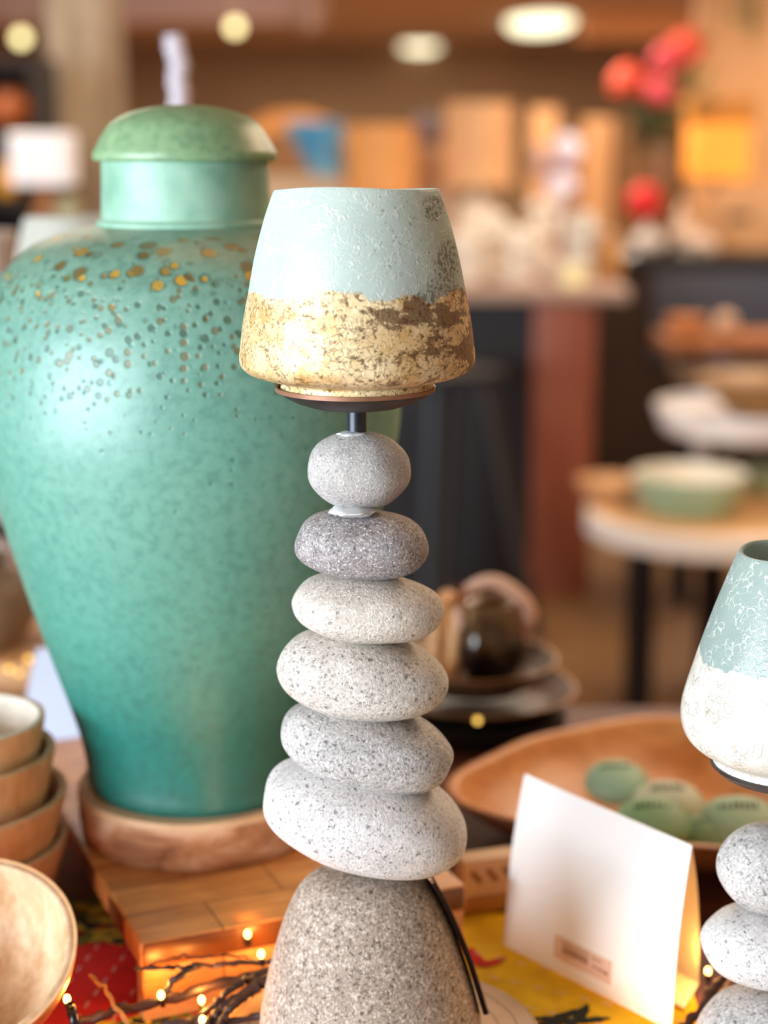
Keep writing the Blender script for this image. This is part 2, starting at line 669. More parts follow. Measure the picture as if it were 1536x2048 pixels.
def ring_wood(name, a, b, freq=130):
    k = NT(name)
    xyz = k.sep()
    r = k.math('SQRT', k.math('ADD', k.math('MULTIPLY', xyz[0], xyz[0]), k.math('MULTIPLY', xyz[1], xyz[1])))
    r = k.math('ADD', r, k.math('MULTIPLY', k.noise(14, 3), 0.012))
    w = k.math('SINE', k.math('MULTIPLY', r, freq * 6.283))
    lines = k.step(w, 0.75, 1.0)
    base = k.ramp(k.noise(30, 4), [(0.3, lin(a)), (0.7, lin(b))])
    k.base(k.mix(k.math('MULTIPLY', lines, 0.5), base, lin(tuple(c * 0.6 for c in a))))
    k.rough(0.6)
    return k.m


M['neck'] = neck_glaze()
M['urn'] = urn_glaze('urn_glaze')
M['urn_lid'] = urn_glaze('urn_lid_glaze', True)
M['butcher'] = butcher()
M['bark_rim'] = slice_bark()
M['slab_top'] = ring_wood('slab_top', (216, 170, 126), (232, 196, 156), 90)
M['slice'] = ring_wood('slice_wood', (206, 168, 130), (226, 194, 160), 85)
M['rod'] = plain('dark_steel', (66, 68, 74), 0.35, 0.8, 0.15, 80)
M['dish'] = plain('blackened_dish', (44, 38, 38), 0.5, 0.0, 0.35, 60)
M['copper'] = plain('copper_rim', (150, 108, 82), 0.45, 0.4, 0.15, 90)
M['glue'] = plain('dried_glue', (214, 216, 218), 0.45)
M['tagboard'] = plain('dark_tag_card', (34, 18, 12), 0.95, spec=0.1)
M['bowl'] = wood('mango_wood', (206, 146, 92), (236, 190, 142), (30, 30, 10), 0.55, contrast=0.9)
M['bowl_in'] = wood('bowl_inside', (190, 138, 90), (236, 204, 168), (40, 40, 24), 0.6)
M['bowl_pale'] = wood('whitewashed_inside', (222, 208, 192), (244, 234, 222), (60, 60, 60), 0.65)
M['bowl_big'] = wood('acacia_bowl', (200, 122, 58), (234, 168, 100), (8, 30, 30), 0.42, contrast=0.8)
M['bowl_big_out'] = wood('acacia_bowl_outside', (116, 70, 44), (150, 98, 66), (8, 30, 30), 0.5)
M['table'] = wood('dark_table_top', (60, 26, 14), (112, 58, 34), (4, 40, 40), 0.6)
M['card'] = plain('white_card', (244, 242, 240), 0.7, var=0.015)
M['card_shaded'] = plain('shaded_white_card', (186, 192, 210), 0.7, var=0.015)  # white card with its shaded lavender tone put into the colour
M['sticker'] = plain('pale_sticker', (226, 196, 176), 0.7, var=0.02)
M['ink'] = plain('brown_ink', (146, 102, 74), 0.7)
M['twig'] = wood('twig_bark', (34, 19, 15), (70, 42, 33), (60, 60, 20), 0.55)
M['straw'] = plain('dry_stalk', (158, 112, 66), 0.7)
M['bulb'] = glow('fairy_bulb', (255, 196, 110), 9.0)
M['bulb_dim'] = glow('fairy_bulb_dim', (240, 190, 90), 3.0)
M['wire'] = plain('black_wire', (24, 18, 20), 0.25)
M['green'] = plain('green_glaze', (156, 192, 160), 0.55, 0, 0.12, 20)
M['green_pale'] = plain('green_pale_glaze', (196, 202, 172), 0.55, 0, 0.12, 20)
M['green_deep'] = plain('green_deep_glaze', (126, 166, 122), 0.55, 0, 0.15, 20)
M['mark'] = plain('dark_lettering', (44, 62, 44), 0.6)
M['black'] = plain('matt_black', (16, 14, 14), 0.5)

# ------------------------------------------------------------------ room shell
CEIL = 2.4
XL, XR, YB, YF = -4.2, 4.2, 17.0, -6.0
M['floor'] = wood('brown_floor', (96, 64, 34), (140, 100, 56), (3, 14, 14), 0.5)
M['ceil'] = plain('brown_ceiling', (204, 178, 156), 0.9, var=0.05, nscale=2)
M['wallb'] = plain('tan_wall', (150, 122, 92), 0.9, var=0.12, nscale=1.2)
M['walll'] = plain('umber_wall', (186, 150, 118), 0.9, var=0.1, nscale=1.5)
struct('floor', MB().box((XL, YF, -0.1), (XR, YB, 0)), M['floor'])
struct('ceiling', MB().box((XL, YF, CEIL), (XR, YB, CEIL + 0.1)), M['ceil'])
struct('wall_back', MB().box((XL, YB, 0), (XR, YB + 0.1, CEIL)), M['wallb'])
struct('wall_right', MB().box((XR, YF, 0), (XR + 0.1, YB, CEIL)), M['walll'])
WY0, WY1, WZ0, WZ1 = -5.2, -0.3, 0.6, 2.3
wl = MB()
wl.box((XL - 0.1, YF, 0), (XL, YB, WZ0)).box((XL - 0.1, YF, WZ1), (XL, YB, CEIL))
wl.box((XL - 0.1, YF, WZ0), (XL, WY0, WZ1)).box((XL - 0.1, WY1, WZ0), (XL, YB, WZ1))
struct('wall_left', wl, M['walll'])
wf = MB()
for y in (WY0, (WY0 + WY1) / 2, WY1):
    wf.box((XL - 0.08, y - 0.03, WZ0), (XL - 0.02, y + 0.03, WZ1))
for z in (WZ0 + 0.03, WZ1 - 0.03):
    wf.box((XL - 0.08, WY0, z - 0.03), (XL - 0.02, WY1, z + 0.03))
struct('window_1', wf, plain('window_paint', (225, 222, 215), 0.5))

# ------------------------------------------------------------------ display table
t = thing('display_table', 'dark reddish wood display table under the stone candle holders', 'table', (0, 0.98, 0))
MB().box((-0.62, -0.5, TABLE - 0.035), (0.72, 0.665, TABLE), bev=0.004).build('tabletop', M['table'], t)
MB().box((-0.56, -0.44, TABLE - 0.12), (0.66, 0.60, TABLE - 0.035)).build('apron', M['table'], t, smooth=False)
for sx, sy in ((-0.56, -0.44), (0.60, -0.44), (-0.56, 0.54), (0.60, 0.54)):
    MB().box((sx, sy, 0), (sx + 0.06, sy + 0.06, TABLE - 0.12), bev=0.004).build('leg', M['table'], t)

# ------------------------------------------------------------------ patchwork runner
CL = 0.003
ZC = TABLE + CL
M['c_yel'] = plain('mustard_cloth', (246, 192, 2), 0.85, 0, 0.18, 60, 0.2)
M['c_red'] = plain('red_cloth', (206, 22, 10), 0.85, 0, 0.18, 60, 0.2)
M['c_grn'] = plain('green_print', (96, 104, 30), 0.85, 0, 0.25, 60)
M['c_gold'] = plain('yellow_print', (206, 172, 44), 0.85, 0, 0.2, 60)
M['c_dark'] = plain('dark_print', (20, 28, 18), 0.85)
M['c_stitch'] = plain('pale_stitch', (236, 208, 170), 0.85)
M['c_rose'] = plain('pink_stitch', (226, 150, 140), 0.85)


def cloth():
    mb = MB()
    # patches follow the runner's own length, laid slantwise across the table
    xs = [-0.42, -0.105, 0.205]
    y0, y1 = 0.62, 1.16
    nx, ny = 60, 60

    def zz(x, y):
        return ZC + 0.0006 * mnoise.noise(Vector((x * 40, y * 40, 0)))
    vs, fs = [], []
    for j in range(ny + 1):
        for i in range(nx + 1):
            x = xs[0] + (xs[2] - xs[0]) * i / nx
            y = y0 + (y1 - y0) * j / ny
            vs.append(Vector((x, y, zz(x, y))))
    n = len(vs)
    mb.add(vs + [Vector((p.x, p.y, TABLE + 0.0002)) for p in vs], [])
    for j in range(ny):
        for i in range(nx):
            a = j * (nx + 1) + i
            cx = xs[0] + (xs[2] - xs[0]) * (i + .5) / nx
            mb.f.append([a, a + 1, a + nx + 2, a + nx + 1]); mb.mi.append(1 if cx < xs[1] else 0); mb.flat.append(False)
            b = a + n
            mb.f.append([b + nx + 1, b + nx + 2, b + 1, b]); mb.mi.append(1 if cx < xs[1] else 0); mb.flat.append(False)
    ring = [i for i in range(nx + 1)] + [j * (nx + 1) + nx for j in range(1, ny + 1)] + [ny * (nx + 1) + i for i in range(nx - 1, -1, -1)] + [j * (nx + 1) for j in range(ny - 1, 0, -1)]
    for k in range(len(ring)):
        a, b = ring[k], ring[(k + 1) % len(ring)]
        mb.f.append([b, a, a + n, b + n]); mb.mi.append(0); mb.flat.append(False)

    def blob(pts, mi, dz=0.0011):
        c = sum((Vector(p) for p in pts), Vector((0, 0))) / len(pts)
        v = [(c.x, c.y, ZC + dz + 0.0002)] + [(p[0], p[1], ZC + dz) for p in pts]
        mb.add(v, [[0, i + 1, (i + 1) % len(pts) + 1] for i in range(len(pts))], mi)

    def leaf(c, L, w, ang, mi, dz=0.0011, jag=0.0):
        pts = []
        N = 16
        for i in range(N):
            tt = 2 * PI * i / N
            rr = 1 + (jag if i % 2 else -jag)
            x, y = L * math.cos(tt) * rr, w * math.sin(tt) * abs(math.sin(tt)) ** 0.3 * rr
            pts.append((c[0] + x * math.cos(ang) - y * math.sin(ang), c[1] + x * math.sin(ang) + y * math.cos(ang)))
        blob(pts, mi, dz)

    def dash(c, L, w, ang, mi):
        dx, dy = math.cos(ang) * L / 2, math.sin(ang) * L / 2
        nx_, ny_ = -math.sin(ang) * w / 2, math.cos(ang) * w / 2
        mb.add([(c[0] - dx - nx_, c[1] - dy - ny_, ZC + 0.0013), (c[0] + dx - nx_, c[1] + dy - ny_, ZC + 0.0013), (c[0] + dx + nx_, c[1] + dy + ny_, ZC + 0.0013), (c[0] - dx + nx_, c[1] - dy + ny_, ZC + 0.0013)], [[0, 1, 2, 3]], mi, True)
    # running stitches in rows
    for r in range(16):
        for i in range(40):
            x, y = 0.0 + i * 0.0145 - 0.10 + (r % 2) * 0.006, 0.66 + r * 0.031
            x2, y2 = x, y - 0.5 * x
            if -0.1 < x2 < 0.2 and 0.63 < y2 < 1.15:
                dash((x2, y2), 0.007, 0.0012, -0.46, 5)
    for r in range(14):
        for i in range(34):
            x, y = -0.41 + r * 0.024, 0.64 + i * 0.0165
            x2 = x + 0.2 * (y - 0.9)
            if -0.415 < x2 < -0.108 and y < 1.15:
                dash((x2, y), 0.0085, 0.0018, 1.45, 6)
    # red scroll on the yellow patch
    a0 = on_plane(940, 1898, ZC); a1 = on_plane(965, 1930, ZC); a2 = on_plane(1010, 1918, ZC)
    arc = spline([a0, a1, a2], 8)
    L = []
    R = []
    for i, p in enumerate(arc):
        tdir = (arc[min(i + 1, len(arc) - 1)] - arc[max(i - 1, 0)]).normalized()
        w = 0.0045 * math.sin(PI * (0.12 + 0.8 * i / (len(arc) - 1)))
        nn = Vector((-tdir.y, tdir.x, 0)) * w
        L.append(Vector((p.x, p.y, ZC + 0.0012)) + nn)
        R.append(Vector((p.x, p.y, ZC + 0.0012)) - nn)
    mb.add(L + R, [[i, i + 1, len(L) + i + 1, len(L) + i] for i in range(len(L) - 1)], 1)
    # dark leaves at the front of the yellow patch
    for (px, py, ang, L_) in ((1135, 2032, 0.5, 0.016), (1165, 2030, 1.2, 0.013), (1108, 2042, -0.1, 0.014), (1180, 2044, 0.2, 0.014), (1150, 2046, 0.9, 0.012), (1095, 2052, 0.3, 0.014)):
        p = on_plane(px, py, ZC)
        leaf((p.x, p.y), L_, 0.0035, ang, 4, 0.0014, 0.12)
    # green and gold foliage printed on the red patch
    rr = random.Random(3)
    for k in range(46):
        p = on_plane(rr.uniform(128, 262), rr.uniform(1790, 1885), ZC)
        mi = rr.choice((2, 3, 3, 2, 4))
        leaf((p.x, p.y), rr.uniform(0.008, 0.017), rr.uniform(0.003, 0.006), rr.uniform(-1.2, 1.2), mi, 0.0011 + 0.00002 * k, 0.05)
    for k in range(46):
        p = on_plane(rr.uniform(190, 520), rr.uniform(2030, 2075), ZC)
        mi = rr.choice((3, 4, 3, 4, 2))
        leaf((p.x, p.y), rr.uniform(0.006, 0.012), rr.uniform(0.002, 0.004), rr.uniform(-1.2, 1.2), mi, 0.0011 + 0.00002 * k, 0.05)
    o = mb.build('table_runner', [M['c_yel'], M['c_red'], M['c_grn'], M['c_gold'], M['c_dark'], M['c_stitch'], M['c_rose']])
    tag(o, 'red and mustard yellow patchwork cloth with running stitches spread on the table', 'cloth')


cloth()
ZT = ZC + 0.0016            # things on the cloth stand here

# ------------------------------------------------------------------ main candle holder
AY = 0.95
AX = pt(718, 1100, AY).x
SLICE_TOP = EYE.z - 0.529
o = MB().lathe([(0, ZT), (0.098, ZT), (0.1005, ZT + 0.004), (0.1005, SLICE_TOP - 0.002), (0.099, SLICE_TOP), (0, SLICE_TOP)], 96, (0, 0, 0), wob=lambda a, z: 1 + 0.025 * math.sin(2 * a + 1) + 0.012 * math.sin(5 * a)).shift((0, 0, ZT))
sx = pt(746, 2074, AY).x
o = o.build('wood_slice', M['slice'], loc=(sx, AY - 0.002, ZT))
tag(o, 'round pale wood slice with growth rings under the tall stone stack', 'wood slice')

root = thing('stone_candle_holder', 'tall candle holder of seven stacked grey stones in the middle', 'candle holder', (AX, AY, SLICE_TOP))


def add_stone(cx, cy, hw, hh, tilt, mat, seed, Y, root, ryr=0.78, p=2.25, rough=0.05):
    c = pt(cx, cy, Y)
    s = mpp(cy, Y)
    el = PITCH + math.atan((cy - 1024) / FPX)
    ry = ryr * hw
    th = math.radians(tilt)
    # projected half height of the tilted ellipsoid -> rz
    rest = hh * hh - (ry * math.sin(el)) ** 2 - (hw * math.sin(th)) ** 2 * 0.9
    rz = math.sqrt(max(rest, (0.35 * hh) ** 2)) / math.cos(el)
    rx = math.sqrt(max(1, (hw * hw - (rz * math.sin(th)) ** 2))) / math.cos(th)
    R = Matrix.Rotation(th, 4, 'Y')
    mb = MB().ball(c - root.location, (rx * s, ry * s, rz * s), 5, 0, p, rough, 1.5, seed, R)
    return mb.build('stone', mat, root)


add_stone(718, 940, 104, 79, 2, M['g_smooth'], 1.3, AY, root, 0.85, 2.08)
add_stone(723, 1088, 135, 70, 3, M['g_fleck'], 2.9, AY, root)
add_stone(734, 1214, 151, 72, 5, M['g_cream'], 5.1, AY, root)
add_stone(724, 1349, 169, 93, 9, M['g_light'], 7.7, AY, root, 0.75)
add_stone(735, 1489, 173, 94, 13, M['g_salt'], 8.4, AY, root, 0.75)
add_stone(728, 1630, 202, 123, 15, M['g_white'], 10.2, AY, root, 0.75)
mb = MB()
rows = [(1742, 0, 722), (1743, 50, 722), (1750, 95, 724), (1766, 124, 726), (1790, 143, 729), (1830, 163, 732), (1876, 180, 735), (1950, 203, 739), (2020, 219, 742), (2050, 220, 743), (2066, 208, 743), (2074, 180, 743), (2074, 0, 743)]
prof = prof_px([(a, b) for a, b, c in rows], AY, SLICE_TOP)
prof = [(r, max(0.0, z)) for r, z in prof]
zx = [(z, pt(c, a, AY).x - AX) for (a, b, c), (r, z) in zip(rows, prof)]
mb.lathe(smooth_prof(prof, 6), 96)


def xoff(z):
    best = min(zx, key=lambda q: abs(q[0] - z))
    return best[1]


for w in mb.v:
    k = 1 + 0.02 * mnoise.noise(w * 14)
    w.x = w.x * k + 0.55 * (0.012 - (w.z) * 0.06)
    w.y *= k * 0.92
    w.z = max(0.0, w.z)
base_stone = mb.build('stone', M['g_base'], root)
base_stone["label"] = 'large egg shaped brownish stone at the foot'
# rod, glue
rod_x = pt(713, 845, AY).x - AX
z_a, z_b = pt(713, 905, AY).z - SLICE_TOP, pt(713, 812, AY).z - SLICE_TOP
r_rod = 20 * mpp(845, AY)
MB().tube([(rod_x, 0, z_a), (rod_x, 0, z_b)], r_rod, 24).build('rod', M['rod'], root)
gl = MB().ball(pt(705, 1021, AY - 0.010) - root.location, (0.0135, 0.013, 0.0028), 3, 0, 2, 0.2, 2.0, 3.0)
gl.build('glue', M['glue'], root)
MB().ball(pt(706, 868, AY - 0.003) - root.location, (0.0085, 0.007, 0.0018), 3, 0, 2, 0.25, 3.0, 5.0).build('glue', M['glue'], root)
# dish
DC = 711
d_rows = [(817, 0), (817, 20), (816, 62), (811, 92), (802, 120), (790, 144), (777, 157), (773, 158.5)]
dp = prof_px(d_rows, AY, SLICE_TOP)
dz_top = dp[-1][1]
inner = [(r * 0.97, z + 0.0012) for r, z in dp[::-1]]
inner[-1] = (0, dp[0][1] + 0.0014)
dxo = pt(DC, 800, AY).x - AX
floor_z = pt(768, 782, AY).z - SLICE_TOP
dprof = dp + [(dp[-1][0] * 0.985, dz_top), (dp[-1][0] * 0.975, floor_z), (0, floor_z)]
MB().lathe(dprof, 80, (dxo, 0, 0)).build('dish', M['dish'], root)
rim = MB().lathe([(dp[-1][0] * 0.985, dz_top + 0.0003), (dp[-1][0] * 1.015, dz_top + 0.0003), (dp[-1][0] * 1.012, dz_top - 0.002), (dp[-1][0] * 0.998, dz_top - 0.002)], 80, (dxo, 0, 0), closed=True)
rim.build('dish_rim', M['copper'], root)

# ------------------------------------------------------------------ main glass shade
def glass_prof(rows, Y, zbase, thick, nw=6):
    out = smooth_prof(prof_px(rows, Y, zbase), nw)
    inn = []
    for i, (r, z) in enumerate(out):
        a = out[max(0, i - 1)]
        b = out[min(len(out) - 1, i + 1)]
        tv = Vector((b[0] - a[0], b[1] - a[1]))
        tv.normalize()
        inn.append((max(0.0, r + (-tv.y) * -thick if False else r - abs(tv.y) * thick), z + abs(tv.x) * thick * (1 if i < len(out) // 3 else 0)))
    return out, inn


gz = SLICE_TOP + floor_z
g_rows = [(782, 0), (782, 120), (782, 150), (776, 153), (762, 152), (757, 165), (752, 190), (742, 218), (728, 232), (712, 235), (690, 233), (640, 227), (580, 216), (510, 203), (440, 185), (400, 172), (383, 166)]


def make_glass(name, label, cx, Y, gz, g_rows, mat, xw=None, group=None, tilt=(0, 0), cat='glass shade', lip=0.0):
    gx = pt(cx, g_rows[-1][0], Y).x if xw is None else xw
    base_py = g_rows[0][0]
    zb = pt(768, base_py, Y).z
    out, inn = glass_prof(g_rows, Y, zb, 0.0032)
    top = out[-1]
    prof = out + [(top[0] - 0.0008, top[1] + 0.0012), (top[0] - 0.0022, top[1] + 0.0012)] + [(r, z) for r, z in inn[::-1] if r > 0.0] + [(0, inn[0][1] + 0.003)]
    mb = MB().lathe(prof, 112, wob=lambda a, z: 1 + 0.006 * math.sin(2 * a + 0.6) + 0.003 * math.sin(3 * a + z * 40))
    H = top[1]
    for w in mb.v:
        f = max(0.0, w.z / H)
        w.z += f ** 4 * (-lip * w.y / max(top[0], 1e-4))
        w.z += 0.9 * lip * f ** 4 * math.exp(-((w.x - 0.028) / 0.022) ** 2) * max(0.0, w.y / top[0])
        w.z += 0.0006 * f * math.sin(3 * math.atan2(w.y, w.x) + 1)
    o = mb.build(name, mat, loc=(gx, Y, gz))
    o.rotation_euler = (tilt[0], tilt[1], 0)
    tag(o, label, cat, group)
    return o, zb


zb0 = pt(768, 782, AY).z
bord = pt(768, 578, AY).z - zb0
s_ = mpp(560, AY)


def gzz(py):
    return pt(768, py, AY).z - zb0


stains = [(150 * s_, gzz(410), 34 * s_, 36 * s_, 1.0), (178 * s_, gzz(520), 34 * s_, 70 * s_, 1.0), (160 * s_, gzz(590), 70 * s_, 60 * s_, 1.0), (100 * s_, gzz(470), 120 * s_, 110 * s_, 0.28)]
M['glass_a'] = frosted('scavo_glass_gold', (222, 238, 230), (206, 164, 96), (232, 208, 160), (98, 66, 36), bord, stains)
make_glass('glass_shade', 'frosted glass candle shade with gilded lower band on the middle holder', 713, AY, gz, g_rows, M['glass_a'], lip=0.0015)

# ------------------------------------------------------------------ hang tag on the base stone
tg = thing('hang_tag', 'dark brown hang tag leaning on the right side of the big stone', 'tag', (0, 0, 0))
a = pt(849, 1744, AY - 0.012); b = pt(967, 2030, AY - 0.012)
tg.location = (b.x, b.y, b.z)
mb = MB()
path = spline([a, pt(893, 1826, AY - 0.012), pt(931, 1916, AY - 0.012), b], 6)
wv = ((pt(905, 1890, AY) - EYE).normalized() + Vector((0.035, 0, 0))) * 0.028
th = Vector((0.0028, -0.0003, 0.0005))
vs, fs = [], []
for p in path:
    p = p - b
    vs += [p, p + wv, p + wv + th, p + th]
for i in range(len(path) - 1):
    for k in range(4):
        j = (k + 1) % 4
        fs.append([4 * i + k, 4 * i + j, 4 * i + 4 + j, 4 * i + 4 + k])
fs += [[0, 1, 2, 3], [4 * len(path) - 4 + k for k in (3, 2, 1, 0)]]
mb.add(vs, fs)
mb.build('card_body', M['tagboard'], tg, smooth=False)
e = pt(857, 1756, AY - 0.013) - b
MB().lathe([(0.0016, -0.0006), (0.0032, -0.0006), (0.0034, 0), (0.0032, 0.0006), (0.0016, 0.0006)], 20, closed=True, M=Matrix.Translation(e + Vector((0.0014, -0.001, 0))) @ Matrix.Rotation(1.1, 4, 'Y')).build('eyelet', M['copper'], tg)

# ------------------------------------------------------------------ wood block, slab, urn
BLK_TOP = EYE.z - 0.49
BA = math.radians(22.8)
bc = Vector((-0.154, 0.994, ZT))
blk = thing('wood_riser', 'golden glued wood riser with open left side carrying the green jar', 'riser', bc, rotz=BA)
hB = BLK_TOP - ZT
MB().box((0, 0, hB - 0.019), (0.228, 0.40, hB), bev=0.003).build('top', M['butcher'], blk)
MB().box((0.001, 0.001, 0), (0.227, 0.016, hB - 0.019), bev=0.0015).build('front_panel', M['butcher'], blk)
MB().box((0.001, 0.384, 0), (0.227, 0.399, hB - 0.019), bev=0.0015).build('back_panel', M['butcher'], blk)
MB().box((0.212, 0.016, 0), (0.227, 0.384, hB - 0.019)).build('side_panel', M['butcher'], blk, smooth=False)

UY = 1.19
UX = -0.1364
SL_TOP = pt(405, 1556, UY).z
mb = MB()
Rsl = 0.0905
mb.lathe([(0, BLK_TOP), (Rsl * 0.955, BLK_TOP), (Rsl * 0.985, BLK_TOP + 0.003), (Rsl * 1.0, BLK_TOP + 0.018), (Rsl * 1.005, SL_TOP - 0.006), (Rsl * 1.003, SL_TOP - 0.004)], 96, mi=0, wob=lambda a, z: 1 + 0.012 * math.sin(3 * a + 1) + 0.006 * math.sin(7 * a))
mb.lathe([(Rsl * 1.003, SL_TOP - 0.004), (Rsl * 0.98, SL_TOP), (0, SL_TOP)], 96, mi=1, wob=lambda a, z: 1 + 0.012 * math.sin(3 * a + 1) + 0.006 * math.sin(7 * a))
mb.shift((0, 0, BLK_TOP))
o = mb.build('round_wood_slab', [M['bark_rim'], M['slab_top']], loc=(UX, UY, BLK_TOP))
tag(o, 'round pale wood slab with brown side between green jar and riser', 'wood slab')

urn = thing('lidded_urn', 'large teal green glazed jar with domed lid on a wood slab', 'jar', (UX, UY, SL_TOP))
b_rows = [(1556, 0), (1556, 190), (1553, 212), (1545, 219), (1534, 221), (1501, 223), (1425, 241), (1292, 287), (1185, 323), (1066, 360), (976, 386), (900, 405), (830, 417), (740, 417), (640, 403), (560, 374), (530, 353), (500, 322), (478, 284), (462, 235), (452, 190), (449, 176), (444, 172)]
bp = smooth_prof(prof_px(b_rows, UY, SL_TOP), 5)
bp = [(r, max(0, z)) for r, z in bp]
zn = bp[-1][1]
MB().lathe(bp + [(bp[-1][0] * 0.8, zn), (0, zn)], 128, wob=lambda a, z: 1 + 0.004 * math.sin(2 * a + z * 6)).build('body', M['urn'], urn)
n_rows = [(450, 179), (444, 180), (440, 176), (436, 169), (400, 168), (360, 167), (318, 167)]
np_ = prof_px(n_rows, UY, SL_TOP)
MB().lathe([(0, np_[0][1])] + np_ + [(0, np_[-1][1])], 96).build('neck', M['neck'], urn)
l_rows = [(321, 160), (322, 178), (317, 183), (306, 183), (295, 178), (275, 167), (250, 150), (232, 124), (220, 92), (212, 50), (209, 0)]
lp = smooth_prof(prof_px(l_rows, UY, SL_TOP), 5)
MB().lathe([(0, lp[0][1])] + lp, 96).build('lid', M['urn_lid'], urn)

# ------------------------------------------------------------------ small candle holder at the right edge
RY = 0.93
RXc = pt(1564, 1740, RY).x
small = thing('stone_candle_holder', 'shorter candle holder of three pale stones at the right edge', 'candle holder', (RXc, RY, TABLE))
add_stone(1563, 1737, 127, 93, 4, M['g_salt'], 21.0, RY, small, 0.8)
add_stone(1561, 1892, 154, 88, 3, M['g_white'], 23.0, RY, small, 0.78)
c3 = add_stone(1556, 2082, 160, 112, 0, M['g_salt'], 27.0, RY, small, 0.8)
for w in c3.data.vertices:
    w.co.z = max(0.0, w.co.z)
MB().tube([(0, 0, pt(0, 1700, RY).z - TABLE), (0, 0, pt(0, 1556, RY).z - TABLE)], 20 * mpp(1600, RY), 24).build('rod', M['rod'], small)
d_rows2 = [(1560, 0), (1560, 40), (1556, 100), (1544, 135), (1530, 152), (1524, 153)]
dp2 = prof_px(d_rows2, RY, TABLE)
dt2 = dp2[-1][1]
fz2 = pt(768, 1533, RY).z - TABLE
MB().lathe(dp2 + [(dp2[-1][0] * 0.98, dt2), (dp2[-1][0] * 0.95, fz2), (0, fz2)], 72).build('dish', M['dish'], small)
g2 = [(1533, 0), (1533, 110), (1533, 142), (1526, 147), (1512, 147), (1504, 160), (1490, 186), (1474, 203), (1452, 213), (1428, 216), (1395, 212), (1340, 197), (1276, 178), (1207, 155), (1146, 133), (1108, 118)]
zb2 = pt(768, 1533, RY).z
b2 = pt(768, 1302, RY).z - zb2
M['glass_b'] = frosted('scavo_glass_lit_gilt', (180, 198, 190), (196, 192, 180), (218, 216, 206), (140, 120, 88), b2, [], 1.0)  # paler colours paint the gilt band as overexposed by daylight
make_glass('glass_shade', 'aqua glass shade with gilded lower band painted overexposed white at the right edge', 1590, RY, TABLE + fz2, g2, M['glass_b'], xw=RXc)

